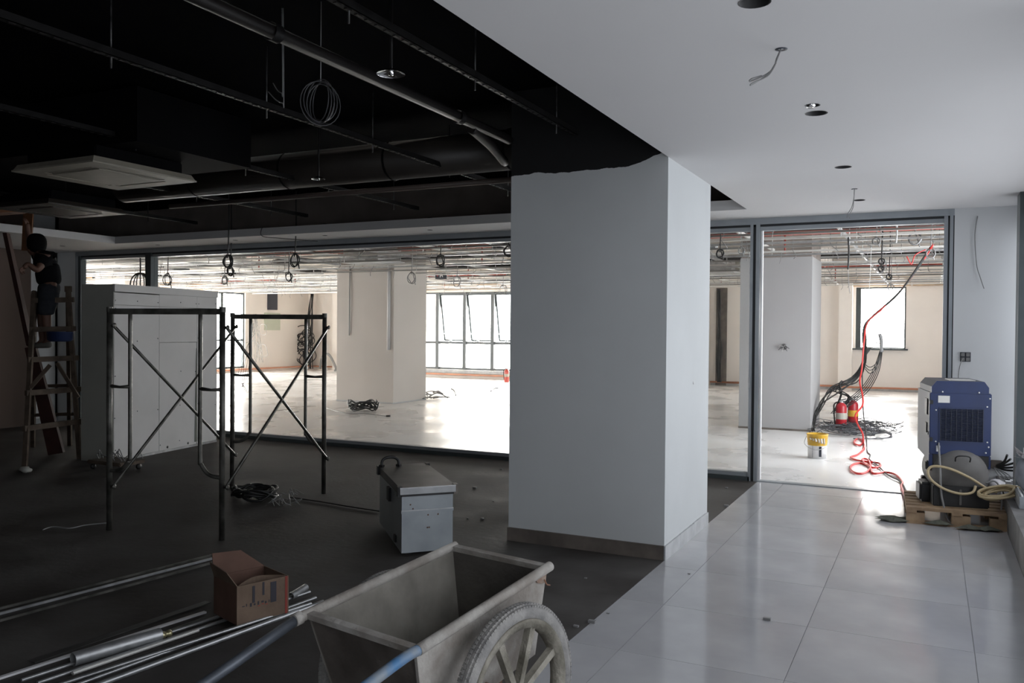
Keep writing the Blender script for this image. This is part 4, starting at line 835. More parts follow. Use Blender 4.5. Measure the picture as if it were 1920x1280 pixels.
pendant(733, 139, 2.88, .072, 'bright chrome disc under the black ceiling nearest the camera')
pendant(597, 336, 2.88, .058, 'smaller chrome disc under the black ceiling, above the left soffit')
# hanging coil of wire
p = pd(601, 190, 4.7); M['coilgrey'] = mat('dark_grey_wire', (.05, .05, .055), .5)
p = pd(601, 190, 4.7); t = thing('wire_coil', 'hanging oval coil of thin grey wire under the black ceiling', 'cable', p)
for k in range(6):
    a0 = .2 + k * .22; r = .085 + .006 * (k % 3)
    MB().tube([p + RGT * (math.cos(q_) * r * (.75 + .05 * k)) + FWD * (math.cos(q_) * .03 * (k - 3)) + V((0, 0, math.sin(q_) * r * 1.25 - (.012 * (k % 2)))) for q_ in [2 * PI * i / 24 for i in range(24)]], .0028, 5, closed=True).build('loop', 'coilgrey', t)
MB().tube([p + V((0, 0, .1)), V((p.x, p.y, ZB))], .003, 5).build('lead', 'wiregrey', t)
for k, (x0, y0, x1, y1) in enumerate(((503, 172, 530, 193), (512, 156, 528, 174))):
    tag(MB().tube(cr([pd(x0, y0, 4.9), pd((x0 + x1) / 2, (y0 + y1) / 2 + 4, 4.85), pd(x1, y1, 4.8), pd(x1 + 2, y1 - 6, 4.8), V((pd(x1, y1, 4.8).x, pd(x1, y1, 4.8).y, ZB))], 5), .003, 5).build('wire_end', 'wiregrey'), ['longer wire end hanging left of the oval coil', 'shorter wire end above the longer one by the oval coil'][k], 'wire')
mb = MB()
a = [pd(480, 446, 10.4), pd(492, 452, 10.2), pd(500, 462, 10.0)]
tag(MB().tube(cr([V((-7.9, 8.57, 2.92)), V((-7.88, 8.55, 2.80)), V((-7.75, 8.8, 2.79)), V((-7.5, 9.2, 2.78))], 5), .005, 5).build('soffit_wire', 'wire'), 'dark wire lying over the white soffit edge', 'wire')
# ================================================================== SCAFFOLD
S = dict(aL=V((-5.796, 4.596, 0)), aR=V((-4.783, 4.772, 0)), bL=V((-6.222, 6.341, 0)), bR=V((-5.272, 6.578, 0)))
sc_ = thing('scaffold_tower', 'two dark steel scaffold frames joined by crossed braces', 'scaffold', (S['aL'] + S['aR'] + S['bL'] + S['bR']) / 4)
for L_, R__, zt in (('aL', 'aR', 1.755), ('bL', 'bR', 1.745)):
    A = S[L_]; B = S[R__]; d = (B - A).normalized()
    for P in (A, B):
        o = MB().tube([P, P + V((0, 0, zt))], .0215, 12).build('post', 'scaffold', sc_)
        MB().lathe([(.024, 0), (.024, .04)], P + V((0, 0, zt - .04)), n=12).build('collar', 'scaffold', o)
    MB().beam(A + V((0, 0, zt - .035)), B + V((0, 0, zt - .035)), .04, .045).build('top_bar', 'scaffold', sc_)
    for P, s in ((A, 1), (B, -1)):
        q = P + d * (.195 * s)
        MB().tube(cr([q + V((0, 0, zt - .05)), q + V((0, 0, 1.2)), q + V((0, 0, .62)), q + V((0, 0, .56)) - d * (.012 * s), q + V((0, 0, .50)) - d * (.06 * s), q + V((0, 0, .475)) - d * (.12 * s), P + d * (.015 * s) + V((0, 0, .47))], 5), .0155, 10).build('inner_tube', 'scaffold', sc_)
        MB().tube([P + V((0, 0, 1.135)), P.lerp(q, .5) + V((0, 0, 1.128)), q + V((0, 0, 1.135))], [.016, .010, .016], 10).build('link', 'scaffold', sc_)
for (a, za, b, zb) in (('aL', 1.61, 'bL', .34), ('aL', .345, 'bL', 1.61), ('aR', 1.60, 'bR', .34), ('aR', .40, 'bR', 1.61)):
    A = S[a] + V((0, 0, za)); B = S[b] + V((0, 0, zb)); d = (S['aR'] - S['aL']).normalized() * .035
    o = MB().tube([A + d, B + d], .0125, 8).build('cross_brace', 'scaffold', sc_)
    for P in (A, B): MB().tube([P + d * .3, P + d * 1.6], .011, 8).lathe([(.001, 0), (.02, 0), (.02, .008), (.001, .008)], P + d * 1.2, d, 10).build('brace_pin', 'scaffold', o)
# ================================================================== PLASTERBOARD CABINET
A = V((-8.635, 6.897, 0)); B = V((-8.975, 8.848, 0)); ux = (B - A).normalized(); uy = V((-ux.y, ux.x, 0))  # uy points away from the camera side
cab = thing('plasterboard_cabinet', 'tall free-standing cabinet clad in pale plasterboard behind the left scaffold frame', 'cabinet', (A + B) / 2 + uy * .23)
W_ = (B - A).length; HT = 2.10
def cbx(s0, s1, d0, d1, za, zb, name, m, par=None):
    q = MB().prism([A + ux * s0 + uy * d0 + V((0, 0, za)), A + ux * s1 + uy * d0 + V((0, 0, za)), A + ux * s1 + uy * d1 + V((0, 0, za)), A + ux * s0 + uy * d1 + V((0, 0, za))], (0, 0, zb - za)); return q.build(name, m, par or cab)
cbx(0, .015, 0, .46, 0, HT, 'side_panel', 'plasterside'); cbx(W_ - .015, W_, 0, .46, 0, HT, 'side_panel', 'plasterside')
cbx(0.015, W_ - .015, .445, .46, 0, HT, 'back_panel', 'plasterside'); cbx(.015, W_ - .015, .02, .445, HT - .02, HT, 'top_panel', 'plasterside')
cbx(.0, W_, -.02, .012, HT - .085, HT + .004, 'header_board', 'plaster')
s = [0.0, .795, 1.545, W_]
for i in range(3): cbx(s[i] + .002, s[i + 1] - .002, 0.0, .012, 1.86, HT - (.097 if i == 0 else .087), 'board', 'plaster')
cbx(s[0] + .002, s[1] - .002, 0, .012, .03, 1.856, 'board', 'plaster')
cbx(s[1] + .002, s[2] - .002, 0.0, .012, 1.405, 1.856, 'board', 'plaster'); cbx(s[1] + .002, s[2] - .012, -.002, .012, .03, 1.40, 'board', 'plaster')
cbx(s[2] + .004, s[3] - .002, 0, .012, .03, 1.856, 'board', 'plaster')
cbx(0, W_, -.004, .02, 0.0, .028, 'bottom_rail', 'galv')
q = MB().prism([A + ux * (s[2] - .05) + V((0, 0, .06)) + uy * -.004, A + ux * (s[2] - .0) + V((0, 0, .06)) + uy * -.004, A + ux * (s[2] - .02) + V((0, 0, 1.32)) + uy * -.004], uy * -.006); q.build('warped_strip', mat('green_grey_strip', (.13, .14, .12), .8), cab)
r_ = random.Random(6)
for sx in (.03, .40, .77, .82, 1.2, 1.52, 1.57, 1.94):
    for zz in (.12, .55, 1.0, 1.45, 1.82, 1.93):
        P = A + ux * (sx + r_.uniform(-.012, .012)) + V((0, 0, zz + r_.uniform(-.03, .03))) + uy * -.001
        if r_.random() < .75: MB().lathe([(.001, .002), (.008, .002), (.008, 0)], P, -uy, 7).build('screw', 'darkgrille', cab)
for sx in (.95, 1.36): P = A + ux * sx + V((0, 0, .06)) + uy * -.003; MB().lathe([(.001, .004), (.016, .004), (.016, 0)], P, -uy, 9).build('knob', 'blackplastic', cab)
# low wheeled dolly with rubble beside the cabinet foot
dc = fl(225, 880); t = thing('rubble_dolly', 'low dark dolly with wire scraps at the cabinet foot', 'dolly', dc)
MB().bbox(dc + V((-.32, -.18, .07)), dc + V((.22, .16, .11)), .01).build('deck', 'wood', t)
for dx, dy in ((-.27, -.13), (.17, -.13), (-.27, .11), (.17, .11)): MB().lathe([(.001, -.012), (.032, -.012), (.032, .012), (.001, .012)], dc + V((dx, dy, .034)), (1, 0, 0), 12).build('castor', 'blackplastic', t)
for k in range(10): a = dc + V((r_.uniform(-.28, .18), r_.uniform(-.1, .1), .112)); MB().tube(cr([a, a + V((r_.uniform(-.1, .1), 0, r_.uniform(.05, .12))), a + V((r_.uniform(-.15, .15), r_.uniform(-.1, .1), .01))], 4), .005, 4).build('wire_scrap', 'wiregrey', t)
# reddish stack seen in the gap left of the cabinet
for k, (y0, y1, m, lab) in enumerate(((608, 640, 'redwood', 'dark red container behind the partition left of the cabinet'), (652, 690, mat('orange_cone', (.75, .16, .05), .5), 'orange object in the gap left of the cabinet'))):
    p0 = ply(156, y1, 11.2); p1 = ply(156, y0, 11.2); tag(MB().bbox((p0.x - .16, 11.1 + .35 * k, 0), (p0.x + .16, 11.4 + .35 * k, p1.z), .02).build('storage_bin', m), lab, 'bin')
# ================================================================== TOOL CHEST
a = fl(748, 1047); b = fl(857, 1030); za = .44; e = fl(752, 912, .48)
ux = V((.68, .733, 0)).normalized(); a = V((-3.335, 5.02, 0))
uy = V((-.69, .72, 0)).normalized(); bw = .375; bl = 1.02
tb = thing('metal_tool_chest', 'galvanised metal chest with dark lid and black carrying handle', 'chest', a + ux * bw / 2 + uy * bl / 2)
def tbx(s0, s1, d0, d1, z0_, z1_, name, m, par=None):
    q = MB().prism([a + ux * s0 + uy * d0 + V((0, 0, z0_)), a + ux * s1 + uy * d0 + V((0, 0, z0_)), a + ux * s1 + uy * d1 + V((0, 0, z0_)), a + ux * s0 + uy * d1 + V((0, 0, z0_))], (0, 0, z1_ - z0_)); return q.build(name, m, par or tb)
M['chest'] = mat('dull_galvanised_sheet', (.36, .39, .41), .5, .3, scale=5, col2=(.28, .31, .33), rvar=.1)
M['lid'] = mat('dark_lid_sheet', (.07, .068, .066), .5, .2, scale=4, col2=(.048, .046, .045), rvar=.08)
tbx(0, bw, 0, bl, .02, .42, 'body', 'chest'); tbx(-.004, bw + .004, -.006, .0, .315, .322, 'seam', 'galv'); tbx(-.004, bw + .004, -.006, 0, .30, .315, 'seam_band', 'chest')
lid = tbx(-.015, bw + .015, -.02, bl + .015, .435, .485, 'lid', 'lid'); tbx(-.016, bw + .016, -.022, -.018, .437, .478, 'lid_edge', 'skirt', lid); tbx(-.01, bw + .01, -.01, bl + .01, .42, .435, 'rim', 'blackplastic')
tbx(-.017, bw + .017, -.024, -.018, .478, .486, 'lid_trim', 'galv', lid)
for s0, d0 in ((-.03, -.01), (-.03, bl - .08), (bw + .005, -.015), (bw + .005, bl - .06)): tbx(s0, s0 + .03, d0, d0 + .06, .42, .49, 'corner_guard', 'skirtbrown' if s0 > 0 and d0 < 0 else 'blackplastic')
hq = a + ux * .07 + uy * (bl - .10) + V((0, 0, .485))
MB().tube(cr([hq + ux * -.07, hq + ux * -.065 + V((0, 0, .05)), hq + ux * -.03 + V((0, 0, .075)), hq + ux * .03 + V((0, 0, .075)), hq + ux * .065 + V((0, 0, .05)), hq + ux * .07], 6), .012, 8).build('handle', 'blackplastic', tb)
for sg in (-.07, .07): MB().bbox(hq + ux * sg - V((.018, .018, 0)), hq + ux * sg + V((.018, .018, .02)), .003).build('handle_foot', 'blackplastic', tb)
tbx(-.02, 0, .45, .55, .30, .40, 'latch', 'blackplastic'); tbx(-.015, 0, .2, .26, .05, .1, 'side_latch', 'blackplastic')
for k in range(7): P = a + ux * r_.uniform(.02, .35) + V((0, 0, r_.choice([.28, .33, .36, .19]))) + uy * -.001; MB().lathe([(.001, .003), (.005, .002), (.006, 0)], P, -uy, 7).build('rivet', 'rust', tb)
for dx in (0.03, .3):
    for dy in (.05, .75): tbx(dx, dx + .05, dy, dy + .05, 0, .02, 'foot', 'blackplastic')
# ================================================================== FLOOR CLUTTER IN THE DARK ROOM
c_ = fl(478, 933); c_.z = 0; tag(flcoil(c_, .18, 9, .012, 5, 'wire', .09).build('cable_coil', 'wire'), 'coil of black cable on the dark floor at the right scaffold foot', 'cable')
mb = MB(); r_ = random.Random(31)
for k in range(22):
    a_ = fl(r_.uniform(500, 560), r_.uniform(925, 950), 0); a_.z = .01; mb.tube(cr([a_, a_ + V((r_.uniform(-.06, .06), r_.uniform(-.05, .05), r_.uniform(.0, .07))), a_ + V((r_.uniform(-.1, .1), r_.uniform(-.08, .08), .005))], 4), .0035, 4)
tag(mb.build('wire_scraps', 'wiregrey'), 'grey wire clippings beside the black coil on the dark floor', 'wire scraps', kind='stuff')
tag(MB().tube(cr([fl(545, 932, .01), fl(600, 940, .01), fl(660, 950, .01), fl(712, 958, .01)], 5), .006, 5).build('floor_cable', 'wire'), 'black cable running on the dark floor towards the metal chest', 'cable')
tag(MB().tube(cr([fl(80, 993, .01), fl(100, 987, .01), fl(130, 990, .01), fl(160, 984, .01), fl(200, 980, .01)], 5), .005, 5).build('floor_wire', 'wiregrey'), 'thin grey wire on the dark floor at the left scaffold foot', 'wire')
q = blob(fl(48, 880, .03), .07, .05, .035, 3, 9, 6, .4); tag(q.build('paper_scrap', 'rubbish'), 'small crumpled pale scrap on the floor at the ladder foot', 'paper')
mb = MB()
for k, (x, y) in enumerate(((877, 972), (905, 973), (890, 915), (925, 940), (940, 880), (1438, 1162), (1292, 1076), (1362, 915), (1362, 949), (1098, 1084), (1080, 1175), (1110, 1167), (1140, 1150))):
    P = fl(x, y); s_ = .008 + .006 * (k % 3); mb.box(P + V((-s_, -s_ * .6, 0)), P + V((s_, s_ * .6, s_ * .7)))
tag(mb.build('floor_debris', 'wiregrey'), 'tiny crumbs of debris scattered on the floor', 'debris', kind='stuff')
# cardboard box
a = fl(444, 1183); a.z = .03; b = fl(541, 1158, .0); b.z = .03; ux = (b - a).normalized(); wdt = (b - a).length; uy = V((-ux.y, ux.x, 0)); dp = .27; hh = .205; th = .006
cx = thing('cardboard_box', 'open stained brown cardboard box standing on the steel pipes', 'box', a + ux * wdt / 2 + uy * dp / 2)
def kx(s0, s1, d0, d1, z0_, z1_, name, m, par=None):
    q = MB().prism([a + ux * s0 + uy * d0 + V((0, 0, z0_)), a + ux * s1 + uy * d0 + V((0, 0, z0_)), a + ux * s1 + uy * d1 + V((0, 0, z0_)), a + ux * s0 + uy * d1 + V((0, 0, z0_))], (0, 0, z1_ - z0_)); return q.build(name, m, par or cx)
fr = kx(0, wdt, 0, th, 0, hh, 'front_wall', 'card'); kx(0, th, th, dp, 0, hh, 'side_wall', 'cardin'); kx(wdt - th, wdt, th, dp, 0, hh, 'side_wall', 'card'); kx(0, wdt, dp - th, dp, 0, hh, 'back_wall', 'cardin'); kx(th, wdt - th, th, dp - th, 0, .006, 'bottom', 'cardin')
# flaps: left one standing, back one standing, front one folded in
MB().prism([a + V((0, 0, hh)), a + uy * dp + V((0, 0, hh)), a + uy * (dp - .01) - ux * .03 + V((0, 0, hh + .085)), a + uy * .05 - ux * .035 + V((0, 0, hh + .07))], ux * .005).build('flap', 'card', cx)
MB().prism([a + uy * dp + V((0, 0, hh)), a + uy * dp + ux * wdt + V((0, 0, hh)), a + uy * (dp + .02) + ux * (wdt * .55) + V((0, 0, hh + .11)), a + uy * (dp + .02) + V((0, 0, hh + .12))], uy * .005).build('flap', 'cardin', cx)
pts = cr([a + uy * .002 + V((0, 0, hh)), a + ux * wdt * .5 + uy * .09 + V((0, 0, hh + .008)), a + ux * wdt + uy * .02 + V((0, 0, hh))], 6); q = MB(); q.add([p_ for p_ in pts] + [p_ + V((0, 0, -.05)) + uy * .01 for p_ in pts], [(i, i + 1, len(pts) + i + 1, len(pts) + i) for i in range(len(pts) - 1)]); o = q.build('folded_flap', 'card', cx); o.modifiers.new('t', 'SOLIDIFY').thickness = .004
for (s0, s1, z0_, z1_) in ((.09, .105, .10, .19), (.15, .162, .13, .20), (.20, .235, .08, .19)): kx(wdt * s0 * 3.2, wdt * s1 * 3.2, -.0015, 0, z0_, z1_, 'print_mark', 'ink', fr)
r_ = random.Random(2)
for k in range(9): s0 = .03 + k * .022; kx(s0, s0 + r_.uniform(.004, .014), -.0015, 0, .085 + r_.uniform(-.006, .006), .098 + r_.uniform(-.004, .008), 'print_mark', 'ink', fr)
for k in range(3): s0 = .12 + k * .022; kx(s0, s0 + .014, -.0015, 0, .075 + .006 * (k % 2), .079 + .006 * (k % 2), 'print_mark', 'redpipe', fr)
kx(wdt - .022, wdt - .008, -.0015, 0, .0, hh, 'edge_tape', 'redpipe', fr)
# pipes
def pipe(p0, p1, r, lab, m='galv', grp=None, ends=True):
    d = (p1 - p0).normalized(); q = MB(); q.tube([p0, p1], r, 12, caps=False); q.tube([p0, p1], r * .86, 12, caps=False)
    n0 = len(q.v); 
    for (e_, i0) in ((p0, 0), (p1, 1)):
        u = d.orthogonal().normalized(); w_ = d.cross(u); vv = [e_ + (u * math.cos(2 * PI * j / 12) + w_ * math.sin(2 * PI * j / 12)) * rr_ for rr_ in (r, r * .86) for j in range(12)]
        q.add(vv, [(j, (j + 1) % 12, 12 + (j + 1) % 12, 12 + j) for j in range(12)])
    return tag(q.build('steel_conduit', m), lab, 'pipe', grp)
def F(x, y, r): P = fl(x, y, r); return P
g = 'galvanised conduits beside the cart'
pipe(F(150, 1296, .013), F(606, 1128, .013), .013, 'nearest and brightest galvanised conduit, lying under the cardboard box', grp=g)
pipe(F(120, 1292, .009), F(592, 1120, .009), .009, 'second conduit from the front of the pipe bundle, its end just past the brightest one', grp=g)
pipe(F(90, 1290, .009), F(583, 1131, .035), .009, 'conduit lying on top of the front pair in the bundle', grp=g)
pipe(F(70, 1280, .009), F(581, 1109, .009), .009, 'third thin conduit on the floor in the bundle under the cardboard box', grp=g)
pipe(F(40, 1275, .009), F(574, 1103, .009), .009, 'fourth thin conduit on the floor, hindmost of the thin ones', grp=g)
pipe(F(136, 1262, .012), F(372, 1181, .012), .010, 'short pale conduit ending before the brass coupling', m='galvwhite', grp=g)
t0 = F(137, 1236, .034); t1 = F(300, 1189, .034); pipe(t0, t1, .034, 'fat grey steel pipe left of the cardboard box')
pipe(F(300, 1190, .012), F(385, 1160, .012), .012, 'short dark pipe leading from the brass coupling to the cardboard box', m='scaffold')
t = thing('brass_coupling', 'small brass coloured coupling on the pipe end left of the cardboard box', 'coupling', F(305, 1192, 0)); d = (t1 - t0).normalized(); c0 = F(296, 1193, .022)
MB().lathe([(.001, 0), (.018, 0), (.018, .035), (.014, .037), (.014, .05), (.018, .052), (.018, .07), (.001, .07)], c0, d, 14).build('coupling_body', mat('brass', (.55, .50, .30), .3, .7), t)
pipe(F(545, 1118, .022), F(573, 1101, .022), .022, 'fat pale pipe end sticking out right of the cardboard box', m='galv')
tag(MB().beam(F(-30, 1280, .006), F(385, 1147, .006), .022, .010).build('white_strip', 'white'), 'long flat white strip lying left of the steel pipes', 'strip')
for k, (y0, y1, lab) in enumerate(((1142, 1040, 'first of three thin dark metal rods lying farthest left on the floor'), (1152, 1046, 'middle of three thin dark metal rods lying on the floor'), (1165, 1054, 'nearest of three thin dark metal rods lying on the floor'))):
    tag(MB().beam(F(-20, y0 + 3, .008), F(400, y1, .008), .014, .014).build('metal_rod', 'galv' if k == 1 else 'scaffold'), lab, 'rod')
tag(MB().beam(F(60, 1240, .005), F(390, 1128, .005), .05, .004).build('dark_strip', 'lid'), 'flat dark strip between the white strip and the dark rods', 'strip')
# ================================================================== HAND CART
az = .2031; ti = .1311; O = V((-1.6339, 2.7308, .3203)); RW = .3203
Lh = V((math.sin(az), math.cos(az), 0)); Lc = V((math.sin(az) * math.cos(ti), math.cos(az) * math.cos(ti), math.sin(ti))); Wc = V((math.cos(az), -math.sin(az), 0)); Uc = Wc.cross(Lc)
ct = thing('hand_cart', 'cement-crusted steel two-wheeled hand cart with blue-painted handle', 'cart', (O.x, O.y, 0), -az)
def cp_(l, w_, u): return O + Lc * l + Wc * w_ + Uc * u
af, bb, wf, wr, hr_ = .3775, .3687, .245, .2727, .3138
def shell(th_, top, name, m):
    pass
top = [(-bb, -wr, hr_), (-bb, wr, hr_), (af, wf, hr_), (af, -wf, hr_)]; bot = [(-bb + .05, -wr + .05, -.03), (-bb + .05, wr - .05, -.03), (af - .05, wf - .05, -.03), (af - .05, -wf + .05, -.03)]
names_ = ['rear_wall', 'right_wall', 'front_wall', 'left_wall']
for i in range(4):
    j = (i + 1) % 4; P = [cp_(*top[i]), cp_(*top[j]), cp_(*bot[j]), cp_(*bot[i])]; n_ = (P[1] - P[0]).cross(P[2] - P[0]).normalized()
    cen = (cp_(*bot[0]) + cp_(*bot[2])) / 2; 
    if n_.dot(cen - P[0]) < 0: n_ = -n_
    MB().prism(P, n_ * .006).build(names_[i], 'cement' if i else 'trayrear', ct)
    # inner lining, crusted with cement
    MB().prism([p_ + n_ * .007 for p_ in [P[0].lerp(P[3], .03), P[1].lerp(P[2], .03), P[2], P[3]]], n_ * .004).build('cement_lining', 'cementin' if i != 2 else 'traydark', ct)  # front lining is darker than the other three
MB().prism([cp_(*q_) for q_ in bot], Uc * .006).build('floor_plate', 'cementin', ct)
# rims
for i, m in ((0, 'cement'), (2, 'cement')):
    j = (i + 1) % 4; MB().beam(cp_(*top[i]), cp_(*top[j]), .03, .02, Uc).build('rim_bar', m, ct)
pR = [cp_(af + .02, wf, hr_), cp_(0, (wf + wr) / 2, hr_), cp_(-bb, wr, hr_)]
MB().tube(pR, .019, 12).build('rim_tube', 'cement', ct)
hR = MB().tube(cr([cp_(-bb, wr, hr_), cp_(-bb - .1, wr, hr_ - .001), cp_(-bb - .55, wr + .0, hr_ - .05)], 5), .018, 12).build('handle', 'bluepaint', ct)
MB().tube([cp_(af + .02, -wf, hr_), cp_(-bb, -wr, hr_), cp_(-bb - .05, -wr, hr_)], .019, 12).build('rim_tube', 'cement', ct)
MB().tube([cp_(-bb - .04, -wr, hr_), cp_(-bb - .55, -wr, hr_ - .085)], .019, 12).build('handle', 'handle', ct)
MB().tube([cp_(-bb - .03, -wr, hr_), cp_(-bb - .06, -wr, hr_)], .024, 12).build('handle_joint', 'cement', ct)
MB().beam(cp_(-bb + .01, wr + .002, hr_ - .01), cp_(-bb + .06, wr - .045, -.02), .05, .012, Wc).build('corner_angle', 'cement', ct)
q = MB().prism([cp_(af + .012, wf + .004, hr_ + .012), cp_(af - .10, wf + .008, hr_ + .0), cp_(af - .07, wf - .002, hr_ - .035), cp_(af - .04, wf - .006, hr_ - .05), cp_(af - .012, wf - .008, hr_ - .055), cp_(af - .004, wf - .006, hr_ - .02)], Wc * .005); q.build('torn_lip', 'rustdull', ct)
MB().tube(cr([cp_(af - .03, wf + .006, hr_ - .035), cp_(af - .025, wf + .012, hr_ - .055), cp_(af - .005, wf + .012, hr_ - .065)], 4), .003, 5).build('bent_wire', 'rust', ct)
# axle, legs and wheels
MB().tube([O - Wc * .40, O + Wc * .40], .016, 10).build('axle', 'rust', ct)
for s_ in (-1, 1):
    MB().beam(cp_(-.12, s_ * .19, -.03), O + Wc * (s_ * .19), .04, .012, Wc).beam(cp_(.12, s_ * .19, -.03), O + Wc * (s_ * .19), .04, .012, Wc).build('axle_bracket', 'rust', ct)
    MB().tube(cr([cp_(-bb + .06, s_ * .2, -.02), cp_(-bb - .02, s_ * .2, -.2), O + Lh * (-bb - .02) + Wc * (s_ * .2) + V((0, 0, -RW + .015))], 4), .014, 8).build('rest_leg', 'rust', ct)
def wheelset(s_, off_w):
    c = O + Wc * (s_ * off_w); nrm = Wc * s_
    # tyre profile (radial, axial)
    R0 = RW; prof = []
    for k in range(13):
        t_ = -PI * .78 + 2 * PI * .78 * k / 12; prof.append((R0 - .031 + .031 * math.cos(t_), .029 * math.sin(t_)))
    ty = MB().lathe(prof, c, nrm, 72).build('tyre', 'tyre', ct)
    for rg, m_ in ((.013, .0),):
        mb = MB()
        for k in range(118):
            a0 = 2 * PI * k / 118; u_ = Lh * math.cos(a0) + V((0, 0, 1)) * math.sin(a0); v_ = -Lh * math.sin(a0) + V((0, 0, 1)) * math.cos(a0)
            for ax_, off in ((-.019, .0), (-.008, .5), (.008, 0), (.019, .5)):
                rr2 = R0 - .031 + math.sqrt(max(0, 1 - (ax_ / .029) ** 2)) * .031; P = c + nrm * ax_ + (Lh * math.cos(a0 + off * .053) + V((0, 0, 1)) * math.sin(a0 + off * .053)) * (rr2 - .0008); uu = (P - c - nrm * ax_).normalized(); vv = nrm.cross(uu)
                mb.beam(P - vv * .0066, P + vv * .0066, .0088, .007, uu)
        o = mb.build('tread_blocks', 'tyre', ct); o['kind'] = 'stuff'
    ri = MB().lathe([(R0 - .058, -.022), (R0 - .052, -.026), (R0 - .049, -.022), (R0 - .062, -.008), (R0 - .062, .008), (R0 - .049, .022), (R0 - .052, .028), (R0 - .06, .026), (R0 - .082, .020), (R0 - .086, -.018), (R0 - .058, -.022)], c, nrm, 64).build('wheel_rim', 'wheel', ct)
    for k in range(8):
        a0 = 2 * PI * (k + .55) / 8; u_ = Lh * math.cos(a0) + V((0, 0, 1)) * math.sin(a0)
        MB().beam(c + u_ * .035, c + u_ * (R0 - .078), .022, .028, nrm, .030, .026).build('spoke', 'wheel', ct)
    MB().lathe([(.001, -.04), (.03, -.04), (.042, -.02), (.042, .02), (.03, .045), (.012, .05), (.001, .05)], c, nrm, 20).build('hub', 'wheel', ct)
wheelset(1, .352); wheelset(-1, .300)
# ================================================================== LADDER, BOARD AND MAN
D0 = 10.2
TL = pd(64, 546, D0); TR = pd(128, 544, D0)
ld = thing('wooden_stepladder', 'brown wooden stepladder at the left wall with a man standing on it', 'ladder', (fl(95, 850).x, fl(95, 850).y, 0))
nL = fl(46, 882); nR = fl(149, 860); fL = fl(62, 838); fR = fl(131, 835)
for a_, b_ in ((TL, nL), (TR, nR), (TL, fL), (TR, fR)): MB().beam(a_, b_, .05, .035, FWD).build('stile', 'wood', ld)
MB().beam(TR + V((0, 0, -.02)), TR + V((0, 0, .05)), .065, .05, FWD).build('stile_top', 'wood', ld)
def rungn(py, front=True, x0=None, x1=None, th=.06):
    a0, a1 = (TL, nL) if front else (TL, fL); b0, b1 = (TR, nR) if front else (TR, fR)
    z = 1.6
    zt_ = pd(100, py, 9.8 if front else 10.3).z; f_ = (TL.z - zt_) / TL.z; P = a0.lerp(a1, f_); Q = b0.lerp(b1, f_); d_ = (Q - P)
    MB().beam(P - d_ * .06, Q + d_ * .14, .045, th, (0, 0, 1)).build('rung', 'wood', ld)
for py in (562, 618, 675, 736, 799): rungn(py)
for py in (790, 730): rungn(py, False, th=.04)
MB().beam(pd(107, 681, 9.6), pd(147, 745, 9.5), .04, .02, FWD).build('brace', 'wood', ld); MB().beam(pd(94, 684, 9.6), pd(57, 727, 9.5), .04, .02, FWD).build('brace', 'wood', ld)
tag(MB().beam(pd(8, 420, 11.2), pd(58, 650, 10.4), .10, .05, RGT, .13, .05).beam(pd(58, 650, 10.4), fl(106, 850, .02), .05, .13, RGT, .05, .19).build('leaning_board', 'redwood'), 'long dark red board leaning on the ladder up to the ceiling', 'board')
tag(MB().beam(pd(50, 470, 10.9), pd(54, 388, 10.9), .12, .03, FWD).build('upright_board', 'orangewood'), 'orange brown board held upright above the man', 'board')
tag(MB().beam(pd(-20, 398, 9.6), pd(58, 392, 9.9), .5, .06, (0, 0, 1)).build('overhead_plank', 'orangewood'), 'dark orange plank under the ceiling at the left edge', 'plank')
q = MB().lathe([(.001, 0), (.11, .0), (.14, .02), (.145, .11), (.15, .115), (.14, .115), (.13, .02)], pd(113, 640, 10.0), n=20); tag(q.build('blue_basin', 'tarp'), 'dark blue plastic basin hanging on the ladder beside the man', 'basin')
man = thing('person', 'person in black shirt and rolled dark trousers standing on the stepladder', 'person', pd(90, 652, 10.3))
DM = 10.3
def skin(name, pts, edges, radii, m, par, root=0, lv=2):
    me = bpy.data.meshes.new(name); iv = wm(par).inverted(); me.from_pydata([tuple(iv @ V(p_)) for p_ in pts], edges, []); o = bpy.data.objects.new(name, me); C.objects.link(o); o.parent = par
    me.materials.append(M[m]); md = o.modifiers.new('skin', 'SKIN'); 
    for i, sv in enumerate(me.skin_vertices[0].data):
        r_ = radii[i]; sv.radius = r_ if isinstance(r_, tuple) else (r_, r_); sv.use_root = (i == root)
    md.use_smooth_shade = True; sb = o.modifiers.new('sub', 'SUBSURF'); sb.levels = lv; sb.render_levels = lv; return o
def m_(x, y, dd=0.0): return pd(x, y, DM + dd)
J = [m_(92, 540), m_(92, 520), m_(86, 497), m_(78, 482), m_(72, 473), m_(68, 462),        # 0 pelvis 1 waist 2 chest 3 upper chest 4 neck 5 head base
     m_(66, 452),                                                                          # 6 crown
     m_(84, 484, -.17), m_(70, 508, -.25), m_(52, 494, -.3), m_(44, 503, -.32),            # right shoulder, elbow, wrist, hand
     m_(76, 483, .17), m_(58, 470, .25), m_(52, 430, .25), m_(51, 418, .25),               # left arm raised
     m_(94, 546, -.09), m_(86, 585, -.12), m_(90, 640, -.08), m_(80, 648, -.08),           # right leg
     m_(92, 546, .09), m_(78, 584, .10), m_(80, 640, .10), m_(70, 648, .10)]
E_ = [(0, 1), (1, 2), (2, 3), (3, 4), (4, 5), (5, 6), (3, 7), (7, 8), (8, 9), (9, 10), (3, 11), (11, 12), (12, 13), (13, 14), (0, 15), (15, 16), (16, 17), (17, 18), (0, 19), (19, 20), (20, 21), (21, 22)]
R_b = [(.085, .085), (.08, .08), (.12, .11), (.10, .10), .055, .085, .085, .06, .045, .032, .03, .06, .045, .032, .03, .085, .062, .04, .04, .085, .062, .04, .04]
skin('body', J, E_, R_b, 'skin', man)
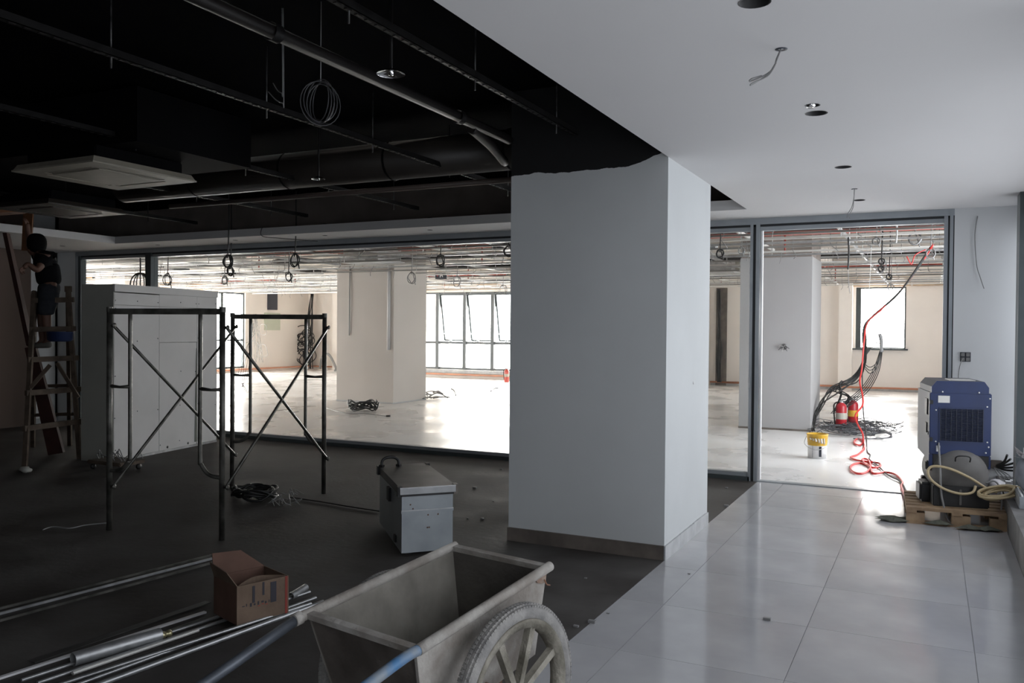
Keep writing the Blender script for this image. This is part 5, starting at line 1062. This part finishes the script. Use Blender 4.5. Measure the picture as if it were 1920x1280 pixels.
skin('shirt', [J[1], J[2], J[3], J[7], J[7].lerp(J[8], .7), J[11], J[11].lerp(J[12], .7), J[0].lerp(J[1], .1)], [(7, 0), (0, 1), (1, 2), (2, 3), (3, 4), (2, 5), (5, 6)], [(.15, .15), (.165, .15), (.12, .12), .085, .07, .085, .07, (.15, .155)], 'shirt', man, 7)
skin('trousers', [J[0], J[1], J[15], J[16], J[16].lerp(J[17], .12), J[19], J[20], J[20].lerp(J[21], .12)], [(0, 1), (0, 2), (2, 3), (3, 4), (0, 5), (5, 6), (6, 7)], [(.175, .17), (.14, .145), .13, .10, .09, .13, .10, .09], 'trousers', man, 0)
h = m_(66, 460); hd = blob(h, .082, .10, .125, 1, 20, 14, .01); hd.build('head', 'skin', man)
hr = blob(h + V((.03, .0, .025)), .10, .115, .12, 2, 20, 14, .03); hr.build('hair', 'hair', man)
fd = -RGT * .085
MB().lathe([(.001, .03), (.008, .02), (.014, 0)], h + fd * .95 + V((0, 0, -.015)), fd, 10).build('nose', 'skin', man)
for s_ in (-1, 1): MB().lathe([(.001, .006), (.012, 0)], h + fd * .92 + FWD * (.032 * s_) + V((0, 0, .012)), fd, 10).build('eye', 'white', man); MB().lathe([(.006, -.004), (.024, 0), (.02, .006), (.001, .006)], h + FWD * (.085 * s_) + V((0, 0, -.005)), FWD * s_, 10).build('ear', 'skin', man)
MB().beam(h + fd * .93 + FWD * -.022 + V((0, 0, -.06)), h + fd * .93 + FWD * .022 + V((0, 0, -.06)), .008, .008).build('mouth', 'redwood', man)
for wr_, hd_ in ((J[9], J[10]), (J[13], J[14])):
    d_ = (hd_ - wr_).normalized(); sd = d_.cross(FWD).normalized()
    base = hd_
    for k in range(4):
        o_ = FWD * ((k - 1.5) * .019); L = [.062, .074, .07, .054][k]
        skin('finger', [base + o_, base + o_ + d_ * L * .5 + sd * .006, base + o_ + d_ * L * .8 + sd * .022, base + o_ + d_ * L * .85 + sd * .045], [(0, 1), (1, 2), (2, 3)], [.010, .009, .008, .007], 'skin', man, 0, 1)
    skin('thumb', [base - FWD * .03 - d_ * .02, base - FWD * .05 + d_ * .015, base - FWD * .05 + d_ * .045 + sd * .015], [(0, 1), (1, 2)], [.012, .010, .008], 'skin', man, 0, 1)
for an in (17, 21):
    P = J[an]; f_ = (-RGT + V((0, 0, 0))).normalized()
    skin('shoe', [P + V((0, 0, -.03)) - f_ * .04, P + V((0, 0, -.045)) + f_ * .06, P + V((0, 0, -.055)) + f_ * .16], [(0, 1), (1, 2)], [(.05, .05), (.047, .04), (.035, .028)], 'shoe', man, 0, 2)
